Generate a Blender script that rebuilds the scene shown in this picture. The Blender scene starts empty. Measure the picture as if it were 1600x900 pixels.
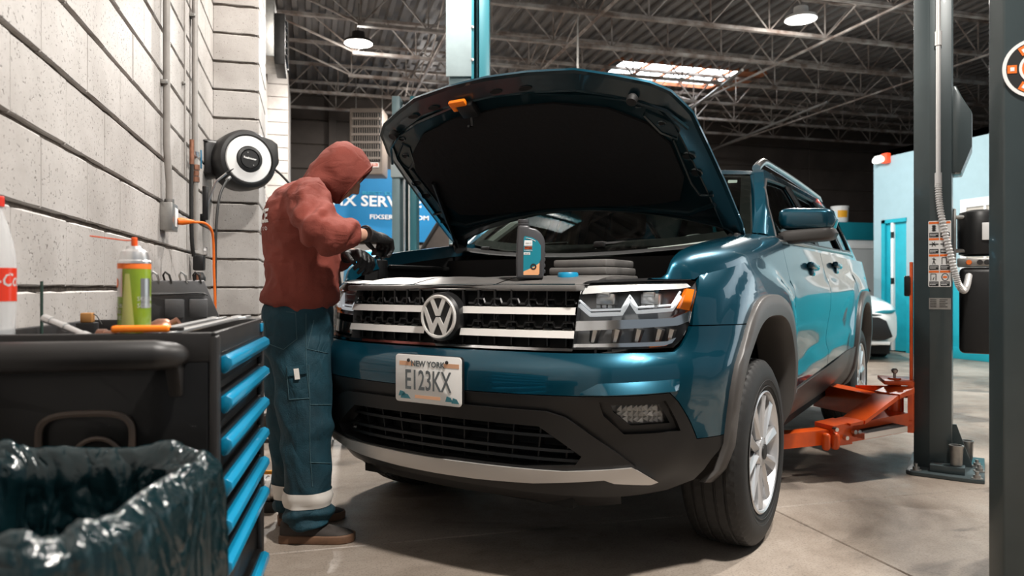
import bpy, bmesh, math, random, bisect
from mathutils import Vector, Matrix, Euler, noise
from mathutils.geometry import delaunay_2d_cdt
PI = math.pi; R = math.radians
rng = random.Random(7)
SC = bpy.context.scene
COL = SC.collection
# ---------------------------------------------------------------- camera (x: away from the block wall, y: along it, z: up)
AZ = R(15.37); FPX = 1139.26; CH = 1.0558
cam_data = bpy.data.cameras.new('camera'); cam = bpy.data.objects.new('camera', cam_data); COL.objects.link(cam)
cam_data.sensor_width = 36; cam_data.lens = FPX / 1600 * 36; cam_data.shift_y = -1.93 / 1600
cam_data.clip_start = .02
cam.location = (0, 0, CH); cam.rotation_euler = (PI / 2, 0, -AZ)
cam_data.dof.use_dof = True; cam_data.dof.focus_distance = 2.95; cam_data.dof.aperture_fstop = 3.2
SC.camera = cam
# ---------------------------------------------------------------- view, world, lamps
SC.view_settings.view_transform = 'Standard'; SC.view_settings.look = 'None'
SC.view_settings.gamma = 1; SC.view_settings.use_curve_mapping = False
SC.view_settings.exposure = 0.0
SC.cycles.max_bounces = 7; SC.cycles.diffuse_bounces = 3; SC.cycles.glossy_bounces = 4; SC.cycles.transmission_bounces = 6
SC.cycles.caustics_reflective = False; SC.cycles.caustics_refractive = False; SC.cycles.sample_clamp_indirect = 6
world = bpy.data.worlds.new('world'); SC.world = world; world.use_nodes = True
world.node_tree.nodes['Background'].inputs[0].default_value = (.86, .93, 1.0, 1)
world.node_tree.nodes['Background'].inputs[1].default_value = .26
def area(name, loc, rot, size, power, col=(1, 1, 1), shape='DISK', size_y=None, spread=PI):
    d = bpy.data.lights.new(name, 'AREA'); d.shape = shape; d.size = size
    if size_y: d.size_y = size_y
    d.energy = power; d.color = col; d.spread = spread
    o = bpy.data.objects.new(name, d); COL.objects.link(o); o.location = loc; o.rotation_euler = rot
    return o
WARM = (1.0, .945, .88); COOL = (.86, .95, 1.0)
# high-bay lamps under the roof: (x, y, z, watts, colour); last one added unseen to brighten the banner; only those in view get housings
LAMPS = [(.66, 10.87, 4.62, 300, WARM), (6.28, 8.34, 4.62, 220, WARM), (.7, 5.0, 4.62, 200, WARM), (4.6, 3.0, 4.62, 260, WARM), (1.5, .7, 4.62, 310, WARM), (2.2, 14.2, 4.62, 150, WARM)]
for i, (x, y, z, p, c) in enumerate(LAMPS):
    area('high_bay_light', (x, y, z - .04), (0, 0, 0), .34, p, c)
    d = bpy.data.lights.new('high_bay_spill', 'POINT'); d.energy = p * .22; d.color = c; d.shadow_soft_size = .12    # sideways light of the same dish
    o = bpy.data.objects.new('high_bay_spill', d); COL.objects.link(o); o.location = (x, y, z - .10)
# unseen area light over the office side and an added soft fill from the right
area('office_side_light', (7.0, 9.6, 3.9), (0, R(-20), 0), 1.2, 55, COOL, 'RECTANGLE', 1.2)
area('right_fill_light', (8.8, 3.6, 2.0), (0, R(90), 0), 3.2, 60, COOL, 'RECTANGLE', 3.6)

# ---------------------------------------------------------------- helpers
def Wp(r, d, z=0.0):                          # metres right of / ahead of the tripod -> room coordinates
    return Vector((r * math.cos(AZ) + d * math.sin(AZ), -r * math.sin(AZ) + d * math.cos(AZ), z))
class MB:
    """collects geometry for ONE mesh"""
    def __init__(s): s.v = []; s.f = []; s.m = []; s.uv = None
    def add(s, verts, faces, M=None, mi=0):
        b = len(s.v)
        for p in verts:
            p = Vector(p); s.v.append(M @ p if M else p)
        for f in faces: s.f.append(tuple(b + i for i in f)); s.m.append(mi)
        return s
    def box(s, lo, hi, M=None, mi=0):
        x0, y0, z0 = lo; x1, y1, z1 = hi
        return s.add([(x0,y0,z0),(x1,y0,z0),(x1,y1,z0),(x0,y1,z0),(x0,y0,z1),(x1,y0,z1),(x1,y1,z1),(x0,y1,z1)],
                     [(0,3,2,1),(4,5,6,7),(0,1,5,4),(1,2,6,5),(2,3,7,6),(3,0,4,7)], M, mi)
    def rbox(s, lo, hi, r=.005, seg=2, M=None, mi=0):
        bm = bmesh.new(); bmesh.ops.create_cube(bm, size=1)
        c = [(a + b) / 2 for a, b in zip(lo, hi)]; d = [abs(b - a) for a, b in zip(lo, hi)]
        for v in bm.verts: v.co = Vector((v.co.x * d[0] + c[0], v.co.y * d[1] + c[1], v.co.z * d[2] + c[2]))
        bmesh.ops.bevel(bm, geom=bm.edges[:], offset=min(r, min(d) * .49), segments=seg, affect='EDGES', profile=.5)
        bm.verts.index_update()
        s.add([v.co.copy() for v in bm.verts], [tuple(v.index for v in f.verts) for f in bm.faces], M, mi); bm.free()
        return s
    def bm(s, bm, M=None, mi=0):
        bm.verts.index_update()
        s.add([v.co.copy() for v in bm.verts], [tuple(v.index for v in f.verts) for f in bm.faces], M, mi); bm.free(); return s
    def tube(s, pts, rad, n=8, caps=True, M=None, mi=0, closed=False):
        pts = [Vector(p) for p in pts]; k = len(pts)
        if not isinstance(rad, (list, tuple)): rad = [rad] * k
        vs = []; prev = None
        for i, p in enumerate(pts):
            if closed: t = pts[(i + 1) % k] - pts[i - 1]
            else: t = pts[min(i + 1, k - 1)] - pts[max(i - 1, 0)]
            t = t.normalized() if t.length > 1e-9 else Vector((0, 0, 1))
            if prev is None:
                a = Vector((0, 0, 1)) if abs(t.z) < .9 else Vector((1, 0, 0)); nrm = t.cross(a).normalized()
            else: nrm = (prev - t * prev.dot(t)).normalized()
            prev = nrm; bn = t.cross(nrm)
            for j in range(n):
                a = 2 * PI * j / n; vs.append(p + (nrm * math.cos(a) + bn * math.sin(a)) * rad[i])
        fs = []
        for i in range(k if closed else k - 1):
            for j in range(n):
                a = i * n + j; b = i * n + (j + 1) % n; i2 = (i + 1) % k
                fs.append((a, b, i2 * n + (j + 1) % n, i2 * n + j))
        if caps and not closed: fs += [tuple(range(n - 1, -1, -1)), tuple(range((k - 1) * n, k * n))]
        return s.add(vs, fs, M, mi)
    def cyl(s, p, q, r, n=16, r2=None, M=None, mi=0): return s.tube([p, q], [r, r if r2 is None else r2], n, True, M, mi)
    def lathe(s, prof, n=24, M=None, mi=0, close=False, caps=True):      # profile (r, z) turned about z
        k = len(prof); vs = []; fs = []
        for r_, z_ in prof:
            for j in range(n):
                a = 2 * PI * j / n; vs.append((r_ * math.cos(a), r_ * math.sin(a), z_))
        for i in range(k if close else k - 1):
            for j in range(n):
                i2 = (i + 1) % k
                fs.append((i * n + j, i * n + (j + 1) % n, i2 * n + (j + 1) % n, i2 * n + j))
        if not close and caps:
            if prof[0][0] > 1e-6: fs.append(tuple(range(n - 1, -1, -1)))
            if prof[-1][0] > 1e-6: fs.append(tuple(range((k - 1) * n, k * n)))
        return s.add(vs, fs, M, mi)
    def prism(s, poly, h0, h1, M=None, mi=0, bev=0):          # 2-D outline extruded along z
        if bev:
            bm = bmesh.new(); vv = [bm.verts.new((x, y, h0)) for x, y in poly]; f = bm.faces.new(vv)
            r = bmesh.ops.extrude_face_region(bm, geom=[f])
            for e in r['geom']:
                if isinstance(e, bmesh.types.BMVert): e.co.z = h1
            bmesh.ops.recalc_face_normals(bm, faces=bm.faces[:])
            bmesh.ops.bevel(bm, geom=bm.edges[:], offset=bev, segments=2, affect='EDGES', profile=.5)
            return s.bm(bm, M, mi)
        n = len(poly)
        a = sum(poly[i][0]*poly[(i+1)%n][1]-poly[(i+1)%n][0]*poly[i][1] for i in range(n))
        if a < 0: poly = poly[::-1]
        vs = [(x, y, h0) for x, y in poly] + [(x, y, h1) for x, y in poly]
        fs = [tuple(range(n - 1, -1, -1)), tuple(range(n, 2 * n))] + [(i, (i + 1) % n, n + (i + 1) % n, n + i) for i in range(n)]
        return s.add(vs, fs, M, mi)
    def grid(s, fn, nu, nv, M=None, mi=0, wrap_u=False):
        vs = [fn(i / nu, j / nv) for i in range(nu + (0 if wrap_u else 1)) for j in range(nv + 1)]
        fs = []
        for i in range(nu):
            i2 = (i + 1) % nu if wrap_u else i + 1
            for j in range(nv): fs.append((i * (nv + 1) + j, i2 * (nv + 1) + j, i2 * (nv + 1) + j + 1, i * (nv + 1) + j + 1))
        return s.add(vs, fs, M, mi)
    def build(s, name, mat, parent=None, smooth=35, mats=None, fix=False):
        me = bpy.data.meshes.new(name)
        me.from_pydata([tuple(p) for p in s.v], [], s.f); 
        for m in (mats or [mat]): me.materials.append(m)
        if mats: me.polygons.foreach_set('material_index', s.m)
        if fix:
            bm = bmesh.new(); bm.from_mesh(me); bmesh.ops.remove_doubles(bm, verts=bm.verts[:], dist=1e-5); bmesh.ops.recalc_face_normals(bm, faces=bm.faces[:]); bm.to_mesh(me); bm.free()
        if smooth:
            me.polygons.foreach_set('use_smooth', [True] * len(me.polygons)); me.set_sharp_from_angle(angle=R(smooth))
        me.update()
        return link(name, me, parent)
def link(name, me, parent=None):
    o = bpy.data.objects.new(name, me); COL.objects.link(o)
    if parent: o.parent = parent
    return o
def tag(o, label=None, cat=None, group=None, kind=None):
    if label: o['label'] = label
    if cat: o['category'] = cat
    if group: o['group'] = group
    if kind: o['kind'] = kind
    return o
def thing(name, loc, label, cat, rz=0, group=None, rot=None):
    o = bpy.data.objects.new(name, None); COL.objects.link(o); o.empty_display_size = .1
    o.location = loc; o.rotation_euler = rot if rot else (0, 0, rz); return tag(o, label, cat, group)
def T(x=0, y=0, z=0): return Matrix.Translation((x, y, z))
def RX(a): return Matrix.Rotation(R(a), 4, 'X')
def RY(a): return Matrix.Rotation(R(a), 4, 'Y')
def RZ(a): return Matrix.Rotation(R(a), 4, 'Z')
def copy_tree(o, parent=None):
    c = o.copy(); COL.objects.link(c)
    if parent: c.parent = parent
    for ch in list(o.children): copy_tree(ch, c)
    return c
_tc = {}
def text_mb(body, size, M=None, depth=.0008, mb=None, align='CENTER', space=1.0, bold=0.0, mi=0, sx=1.0):
    """lettering as solid geometry lying in the local XY plane, facing +Z"""
    cu = bpy.data.curves.new('lettering', 'FONT'); cu.body = body; cu.size = size; cu.align_x = align; cu.align_y = 'CENTER'
    cu.extrude = depth; cu.space_character = space; cu.offset = bold; cu.resolution_u = 2
    ob = bpy.data.objects.new('lettering', cu); COL.objects.link(ob)
    dg = bpy.context.evaluated_depsgraph_get(); me = ob.evaluated_get(dg).to_mesh()
    mb = mb or MB(); S_ = Matrix.Diagonal((sx, 1, 1, 1))
    mb.add([v.co.copy() for v in me.vertices], [tuple(p.vertices) for p in me.polygons], (M @ S_) if M else S_, mi)
    ob.evaluated_get(dg).to_mesh_clear(); bpy.data.objects.remove(ob); bpy.data.curves.remove(cu)
    return mb
# ---------------------------------------------------------------- materials
MAT = {}
def mat(name, col, rough=.5, metal=0., coat=0., noise_amt=0., noise_scale=8., bump=0., bump_scale=60., col2=None, trans=0., ior=1.45, emit=None, estr=0., sheen=0., flakes=False, spec=.5, stretch=None, alpha=1.0):
    m = bpy.data.materials.new(name); m.use_nodes = True; nt = m.node_tree; b = nt.nodes['Principled BSDF']
    def sock(n, v):
        if n in b.inputs: b.inputs[n].default_value = v
    c = (*col, 1); sock('Base Color', c); sock('Roughness', rough); sock('Metallic', metal); sock('Coat Weight', coat); sock('Coat Roughness', .03)
    sock('Transmission Weight', trans); sock('IOR', ior); sock('Sheen Weight', sheen); sock('Specular IOR Level', spec); sock('Alpha', alpha)
    if emit: sock('Emission Color', (*emit, 1)); sock('Emission Strength', estr)
    if noise_amt or bump:
        tc = nt.nodes.new('ShaderNodeTexCoord'); vec = tc.outputs['Object']
        if stretch:
            mp = nt.nodes.new('ShaderNodeMapping'); mp.inputs['Scale'].default_value = stretch; nt.links.new(vec, mp.inputs[0]); vec = mp.outputs[0]
        if noise_amt:
            n = nt.nodes.new('ShaderNodeTexNoise'); n.inputs['Scale'].default_value = noise_scale; n.inputs['Detail'].default_value = 6; n.inputs['Roughness'].default_value = .6
            nt.links.new(vec, n.inputs['Vector'])
            rp = nt.nodes.new('ShaderNodeValToRGB'); rp.color_ramp.elements[0].position = .36; rp.color_ramp.elements[1].position = .66
            c2 = col2 or tuple(max(0, x * (1 - noise_amt)) for x in col)
            rp.color_ramp.elements[0].color = (*c2, 1); rp.color_ramp.elements[1].color = c
            nt.links.new(n.outputs[0], rp.inputs[0]); nt.links.new(rp.outputs[0], b.inputs['Base Color'])
        if bump:
            n2 = nt.nodes.new('ShaderNodeTexNoise'); n2.inputs['Scale'].default_value = bump_scale; n2.inputs['Detail'].default_value = 4
            nt.links.new(vec, n2.inputs['Vector'])
            bp = nt.nodes.new('ShaderNodeBump'); bp.inputs['Strength'].default_value = bump; bp.inputs['Distance'].default_value = .01
            nt.links.new(n2.outputs[0], bp.inputs['Height']); nt.links.new(bp.outputs[0], b.inputs['Normal'])
    MAT[name] = m; return m
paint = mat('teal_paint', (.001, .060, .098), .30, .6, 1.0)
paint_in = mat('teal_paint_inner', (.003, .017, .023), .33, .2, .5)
black_pl = mat('black_plastic', (.011, .011, .0115), .42, noise_amt=.2, noise_scale=30)
black_rough = mat('textured_black_plastic', (.0115, .011, .011), .40, bump=.10, bump_scale=500)
grey_pl = mat('grey_plastic', (.17, .162, .155), .42, noise_amt=.25, noise_scale=14)
flare_pl = mat('grey_arch_plastic', (.075, .07, .067), .42, bump=.05, bump_scale=700)
chrome = mat('chrome', (.82, .83, .85), .12, 1.0)
satin = mat('satin_metal', (.62, .61, .6), .3, 1.0)
silver = mat('silver_paint', (.62, .60, .58), .35, .5)
alloy = mat('alloy', (.62, .62, .63), .32, .7)
white_metal = mat('white_metal', (.80, .78, .75), .32, .35)
rubber = mat('tyre_rubber', (.016, .0155, .015), .62, noise_amt=.3, noise_scale=20)
rubber_side = mat('tyre_sidewall', (.022, .021, .020), .5)
matte_black = mat('matte_black', (.006, .006, .006), .8)
felt = mat('black_felt', (.004, .004, .0045), .9, bump=.3, bump_scale=40)
clear = mat('clear_lens', (1, 1, 1), .02, trans=1.0, ior=1.25)
def thin_glass(name, col, ref=.1):
    m = bpy.data.materials.new(name); m.use_nodes = True; nt = m.node_tree; nt.nodes.clear()
    o = nt.nodes.new('ShaderNodeOutputMaterial'); t = nt.nodes.new('ShaderNodeBsdfTransparent'); t.inputs[0].default_value = (*col, 1)
    g = nt.nodes.new('ShaderNodeBsdfGlossy'); g.inputs['Roughness'].default_value = .02; mx = nt.nodes.new('ShaderNodeMixShader')
    lw = nt.nodes.new('ShaderNodeLayerWeight'); lw.inputs[0].default_value = ref
    nt.links.new(lw.outputs['Fresnel'], mx.inputs[0]); nt.links.new(t.outputs[0], mx.inputs[1]); nt.links.new(g.outputs[0], mx.inputs[2]); nt.links.new(mx.outputs[0], o.inputs[0])
    MAT[name] = m; return m
glass = thin_glass('tinted_glass', (.55, .62, .58), .25)
dark_glass = thin_glass('privacy_glass', (.10, .13, .13), .3)
lens = thin_glass('lamp_lens', (.93, .95, .96), .22)
amber = mat('amber_reflector', (1.0, .22, .01), .25, emit=(1, .2, .0), estr=.12, coat=1)
orange = mat('orange_paint', (.85, .105, .008), .38, coat=.3, noise_amt=.25, noise_scale=5)
post_paint = mat('grey_green_paint', (.050, .068, .072), .34, .1, coat=.25, noise_amt=.2, noise_scale=3)
post_light = mat('pale_teal', (.16, .24, .26), .4, noise_amt=.1)  # far post paler than near one: stronger light put into its colour
white_plastic = mat('white_plastic', (.8, .8, .79), .4)
white_paint = mat('white_paint', (.78, .80, .80), .4, noise_amt=.06)
dark_steel = mat('dark_steel', (.05, .047, .045), .5, .5, noise_amt=.4)
steel = mat('galvanised_steel', (.42, .41, .39), .38, .85, noise_amt=.25, noise_scale=12)
tool_chrome = mat('tool_chrome', (.75, .75, .75), .3, .85)
# ================================================================ the room
def struct(o): o['kind'] = 'structure'; return o
def node_mat(name): 
    m = bpy.data.materials.new(name); m.use_nodes = True; MAT[name] = m
    return m, m.node_tree, m.node_tree.nodes['Principled BSDF']
def N(nt, t, **kw):
    n = nt.nodes.new(t)
    for k, v in kw.items():
        if k in n.inputs: n.inputs[k].default_value = v
        else: setattr(n, k, v)
    return n
def ramp(nt, src, stops):
    r = nt.nodes.new('ShaderNodeValToRGB'); e = r.color_ramp.elements
    while len(e) < len(stops): e.new(.5)
    for el, (p, c) in zip(e, stops): el.position = p; el.color = (*c, 1)
    nt.links.new(src, r.inputs[0]); return r.outputs[0]
def mixc(nt, fac, a, b, mode='MIX'):
    m = nt.nodes.new('ShaderNodeMix'); m.data_type = 'RGBA'; m.blend_type = mode
    for sk, v in ((m.inputs[0], fac), (m.inputs[6], a), (m.inputs[7], b)):
        if hasattr(v, 'default_value') or hasattr(v, 'links'): nt.links.new(v, sk)
        else: sk.default_value = v if isinstance(v, (int, float)) else (*v, 1)
    return m.outputs[2]
def folds(m, scale, strength, stretch):
    nt = m.node_tree; b = nt.nodes['Principled BSDF']; old = b.inputs['Normal'].links[0].from_node
    tc = N(nt, 'ShaderNodeTexCoord'); mp = N(nt, 'ShaderNodeMapping'); mp.inputs['Scale'].default_value = stretch; mp.inputs['Rotation'].default_value = (.3, .7, .2)
    n = N(nt, 'ShaderNodeTexNoise', Scale=scale, Detail=2.0, Roughness=.45, Distortion=.8); bp = N(nt, 'ShaderNodeBump', Strength=strength, Distance=.03)
    ma = N(nt, 'ShaderNodeMath', operation='SUBTRACT'); ma.inputs[1].default_value = .5; ab = N(nt, 'ShaderNodeMath', operation='ABSOLUTE')
    nt.links.new(tc.outputs['Object'], mp.inputs[0]); nt.links.new(mp.outputs[0], n.inputs['Vector']); nt.links.new(n.outputs[0], ma.inputs[0]); nt.links.new(ma.outputs[0], ab.inputs[0])
    nt.links.new(ab.outputs[0], bp.inputs['Height']); nt.links.new(old.outputs[0], bp.inputs['Normal']); nt.links.new(bp.outputs[0], b.inputs['Normal'])
# painted block: off-white, pitted, a little grimy
m_block, nt, b = node_mat('painted_block')
geo = N(nt, 'ShaderNodeNewGeometry'); pos = geo.outputs['Position']
n1 = N(nt, 'ShaderNodeTexNoise', Scale=2.2, Detail=7.0, Roughness=.62); nt.links.new(pos, n1.inputs['Vector'])
base = ramp(nt, n1.outputs[0], [(.3, (.32, .295, .275)), (.62, (.46, .435, .415))])
v1 = N(nt, 'ShaderNodeTexNoise', Scale=95.0, Detail=3.0, Roughness=.55); nt.links.new(pos, v1.inputs['Vector'])
pit = ramp(nt, v1.outputs[0], [(.30, (0, 0, 0)), (.385, (1, 1, 1))])
n2 = N(nt, 'ShaderNodeTexNoise', Scale=22.0, Detail=4.0); nt.links.new(pos, n2.inputs['Vector'])
c1 = mixc(nt, pit, (.17, .15, .135), base)
rust = N(nt, 'ShaderNodeTexNoise', Scale=3.1, Detail=5.0, Distortion=.6); mp = N(nt, 'ShaderNodeMapping'); mp.inputs['Scale'].default_value = (1, 1, .35)
nt.links.new(pos, mp.inputs[0]); nt.links.new(mp.outputs[0], rust.inputs['Vector'])
rm = ramp(nt, rust.outputs[0], [(.66, (0, 0, 0)), (.78, (.55, .55, .55))])
c2 = mixc(nt, rm, c1, (.24, .17, .125))
nt.links.new(c2, b.inputs['Base Color']); b.inputs['Roughness'].default_value = .55
h = N(nt, 'ShaderNodeMath', operation='ADD'); hm = N(nt, 'ShaderNodeMath', operation='MULTIPLY'); hm.inputs[1].default_value = .5
nt.links.new(n2.outputs[0], hm.inputs[0]); nt.links.new(hm.outputs[0], h.inputs[0]); nt.links.new(pit, h.inputs[1])
bp = N(nt, 'ShaderNodeBump', Strength=.55, Distance=.004); nt.links.new(h.outputs[0], bp.inputs['Height']); nt.links.new(bp.outputs[0], b.inputs['Normal'])
m_mortar = mat('dark_mortar', (.15, .125, .105), .9, noise_amt=.5, noise_scale=30, bump=.5, bump_scale=80)
# concrete floor
m_floor, nt, b = node_mat('stained_concrete')
geo = N(nt, 'ShaderNodeNewGeometry'); pos = geo.outputs['Position']
n1 = N(nt, 'ShaderNodeTexNoise', Scale=.9, Detail=9.0, Roughness=.68, Distortion=.4); nt.links.new(pos, n1.inputs['Vector'])
c = ramp(nt, n1.outputs[0], [(.30, (.11, .085, .066)), (.48, (.28, .232, .19)), (.70, (.45, .39, .335))])
n2 = N(nt, 'ShaderNodeTexNoise', Scale=7.0, Detail=8.0, Roughness=.7); nt.links.new(pos, n2.inputs['Vector'])
st = ramp(nt, n2.outputs[0], [(.60, (0, 0, 0)), (.74, (.75, .75, .75))]); c = mixc(nt, st, c, (.13, .108, .092))
n3 = N(nt, 'ShaderNodeTexNoise', Scale=1.6, Detail=5.0, Distortion=1.3); mp = N(nt, 'ShaderNodeMapping'); mp.inputs['Location'].default_value = (3.3, 1.7, 0); mp.inputs['Scale'].default_value = (.55, 1.2, 1)
nt.links.new(pos, mp.inputs[0]); nt.links.new(mp.outputs[0], n3.inputs['Vector'])
oil = ramp(nt, n3.outputs[0], [(.60, (0, 0, 0)), (.66, (.7, .7, .7))]); c = mixc(nt, oil, c, (.10, .082, .07))
n4 = N(nt, 'ShaderNodeTexNoise', Scale=120.0, Detail=2.0); nt.links.new(pos, n4.inputs['Vector'])
sp = ramp(nt, n4.outputs[0], [(.34, (.72, .72, .72)), (.5, (1, 1, 1))]); c = mixc(nt, 1.0, c, sp, 'MULTIPLY')
nt.links.new(c, b.inputs['Base Color'])
rr = ramp(nt, n2.outputs[0], [(.3, (.34, .34, .34)), (.7, (.6, .6, .6))]); nt.links.new(rr, b.inputs['Roughness'])
bp = N(nt, 'ShaderNodeBump', Strength=.2, Distance=.004); nt.links.new(n2.outputs[0], bp.inputs['Height']); nt.links.new(bp.outputs[0], b.inputs['Normal'])

floor = struct(MB().box((-1.0, -3, -.08), (20, 17, -.014)).build('floor', m_mortar, smooth=0))
xs = [-.94, 2.11, 5.16, 8.21, 11.26, 14.31, 17.36, 20.4]; ys = [-3.07, -.02, 3.03, 6.08, 9.13, 12.18, 15.23, 16.6]
for i in range(7):
    for j in range(7):
        x0, x1, y0, y1 = xs[i] + .003, xs[i+1] - .003, ys[j] + .003, ys[j+1] - .003
        MB().rbox((x0, y0, -.05), (x1, y1, 0), .004, 1).build('slab', m_floor, floor, smooth=0)
# ---- left block wall
WX = -.68
wall_l = struct(MB().box((WX - .25, -3, 0), (WX - .015, 16.3, 5.25)).build('wall_left', m_mortar, smooth=0))
BW, BH = .4064, .2032
def block_variants():
    out = []
    for k in range(7):
        r = random.Random(k + 40); L, Hh = BW - .0025, BH - .0135
        n = 5; front = []; ring = []
        pts = [(-L/2 + L*i/n, -Hh/2) for i in range(n)] + [(L/2, -Hh/2)] + [(L/2 - L*i/n, Hh/2) for i in range(n)] + [(-L/2, Hh/2)]
        # outline front (slightly inset and chipped) and back ring; local: x out of the wall, y along, z up
        vs = []
        for (a, z) in pts:
            dz = (r.random() ** 3) * .009 * (-1 if z > 0 else 1)
            vs.append((-.004, a, z + dz))
        for (a, z) in pts:
            ins = .004; vs.append((0, a - math.copysign(ins * .5, a) if abs(abs(a) - L/2) < 1e-6 else a, z - math.copysign(ins + r.random() * .002, z)))
        for (a, z) in pts: vs.append((-.03, a, z))
        m = len(pts); fs = [tuple(range(m, 2 * m))]
        for i in range(m):
            j = (i + 1) % m; fs += [(i, j, m + j, m + i), (2*m + i, 2*m + j, j, i)]
        me = bpy.data.meshes.new('block'); me.from_pydata(vs, [], fs); me.materials.append(m_block); out.append(me)
    return out
BV = block_variants()
def place_block(y, z, x=WX, sy=1.0, rz=0.0):
    o = link('block', rng.choice(BV), wall_l); o.location = (x + rng.uniform(-.0015, .0015), y, z); o.scale = (1, sy, 1 if rng.random() < .5 else 1); o.rotation_euler = (0, 0, rz); return o
far_blocks = MB()
def far_block(lo, hi): far_blocks.box(lo, hi)
zj = 1.05 - 5 * BH
for row in range(-1, 21):
    z0 = zj + row * BH; zc = z0 + BH / 2
    if zc > 5.2: break
    off = 2.158 if row % 2 == 0 else 2.361        # row 8 spans z 1.66-1.863
    kmin = int((.5 - off) / BW) - 1
    y = off - 8 * BW + BW / 2
    while y < 16.2:
        if y + BW/2 > .6 and y - BW/2 < 5.6 and .6 < zc < 3.4: place_block(y, zc)
        elif y > -1.5: far_block((WX - .03, y - BW/2 + .0015, z0 + .006), (WX, y + BW/2 - .0015, z0 + BH - .006))
        y += BW
# pilasters: front faces look down the wall towards the tripod
PX = -.368
def pilaster(y0, y1, top, near):
    core = MB().box((WX - .02, y0 + .014, 0), (PX - .014, y1 - .014, top)).build('pilaster_core', m_mortar, wall_l, smooth=0)
    row = -1
    while True:
        z0 = zj + row * BH
        if z0 + BH > top + .1: break
        zc = z0 + BH / 2; w = (PX - WX)
        if near and zc < 3.5:
            xm = (PX + WX) / 2 + (.0 if row % 2 == 0 else .0)
            o = link('block', rng.choice(BV), wall_l); o.scale = (1, w / BW, 1); o.location = (xm, y0 + rng.uniform(-.0015, .0015), zc); o.rotation_euler = (0, 0, -PI/2)
            cuts = [y0, y0 + .39, y1] if row % 2 else [y0, y0 + .2, y0 + .59, y1]
            for a, b_ in zip(cuts, cuts[1:]):
                o = link('block', rng.choice(BV), wall_l); o.scale = (1, (b_ - a) / BW, 1); o.location = (PX, (a + b_) / 2, zc)
        else:
            far_block((WX, y0, z0 + .006), (PX, y0 + .39, z0 + BH - .006)); far_block((WX, y0 + .393, z0 + .006), (PX, y1, z0 + BH - .006))
        row += 1
pilaster(5.6, 6.38, 5.2, True); pilaster(12.25, 13.9, 4.45, False)
tag(far_blocks.build('distant_blocks', m_block, wall_l, smooth=0), kind='stuff')
# ---- back wall: dark sectional panels above, pale painted masonry below
m_backdark = mat('dark_back_panel', (.075, .062, .055), .7, noise_amt=.35, noise_scale=1.5)
m_backlow = mat('pale_back_paint', (.40, .385, .37), .7, noise_amt=.2, noise_scale=1.5)
YB = 16.3
wall_b = struct(MB().box((WX, YB + .02, 0), (20, YB + .25, 5.25)).build('wall_back', m_mortar, smooth=0))
for i in range(6):
    z0 = 2.0 + i * .53
    for x0, x1 in ((WX, 3.6), (3.6, 8.0), (8.0, 12.5), (12.5, 20)):
        MB().rbox((x0 + .006, YB - .03, z0 + .012), (x1 - .006, YB + .03, min(5.22, z0 + .53) - .012), .01, 1).build('wall_panel', m_backdark, wall_b, smooth=0)
for x0, x1 in ((WX, 1.5), (1.5, 4.0), (4.0, 6.6)):
    MB().rbox((x0 + .003, YB - .03, 0), (x1 - .003, YB + .03, 1.99), .006, 1).build('wall_panel', m_backlow, wall_b, smooth=0)
MB().rbox((6.603, YB - .03, 0), (12.5, YB + .03, 1.99), .006, 1).build('wall_panel', m_backdark, wall_b, smooth=0)
for x in (.35, 4.0, 8.3):
    MB().rbox((x, YB - .14, 0), (x + .16, YB - .03, 5.2), .01, 1).build('steel_upright', m_backdark, wall_b, smooth=0)
# ---- roof: ribbed steel deck over open web joists
m_deck = mat('roof_deck', (.20, .19, .185), .5, .35, noise_amt=.35, noise_scale=1.2)
m_joist = mat('joist_paint', (.42, .395, .375), .5, noise_amt=.55, noise_scale=4, col2=(.15, .11, .09))
SK = (5.55, 8.35, 12.35, 13.6)                # skylight opening x0 x1 y0 y1
dk = MB(); PIT = .2; DZ = 5.2
def deck_strip(x0, y0, y1):
    prof = [(0, 0), (.07, 0), (.09, .06), (.18, .06), (.2, 0)]
    vs = [(x0 + a, y, DZ + z) for y in (y0, y1) for a, z in prof]
    dk.add(vs, [(i, i + 1, 5 + i + 1, 5 + i) for i in range(4)])
x = WX
while x < 20:
    if SK[0] - .2 < x < SK[1]: deck_strip(x, -3, SK[2]); deck_strip(x, SK[3], 16.4)
    else: deck_strip(x, -3, 16.4)
    x += PIT
ceiling = struct(dk.build('ceiling', m_deck, smooth=0))
m_sky = mat('skylight_diffuser', (.9, .95, 1), .6, emit=(.88, .95, 1.0), estr=9)
m_rust = mat('rusty_curb', (.45, .16, .07), .7, noise_amt=.5, noise_scale=6)
sk = MB()
x0, x1, y0, y1 = SK
sk.box((x0-.2, y0-.02, DZ-.01), (x1+.2, y0, DZ+.1)).box((x0-.2, y1, DZ-.01), (x1+.2, y1+.02, DZ+.1)).box((x0-.2, y0, DZ-.01), (x0-.18, y1, DZ+.1)).box((x1-.35, y0, DZ-.01), (x1+.2, y1, DZ+.03))
curb = sk.build('skylight_curb', m_rust, ceiling, smooth=0)
MB().box((x0-.2, y0-.02, DZ+.07), (x1+.2, y1+.02, DZ+.1)).build('skylight_pane', m_sky, curb, smooth=0)
for k in range(1, 5): MB().box((x0 + k*.58 - .02, y0, DZ+.03), (x0 + k*.58 + .02, y1, DZ+.07)).build('glazing_bar', m_rust, curb, smooth=0)
ZB, ZT = 4.60, 5.16
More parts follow.
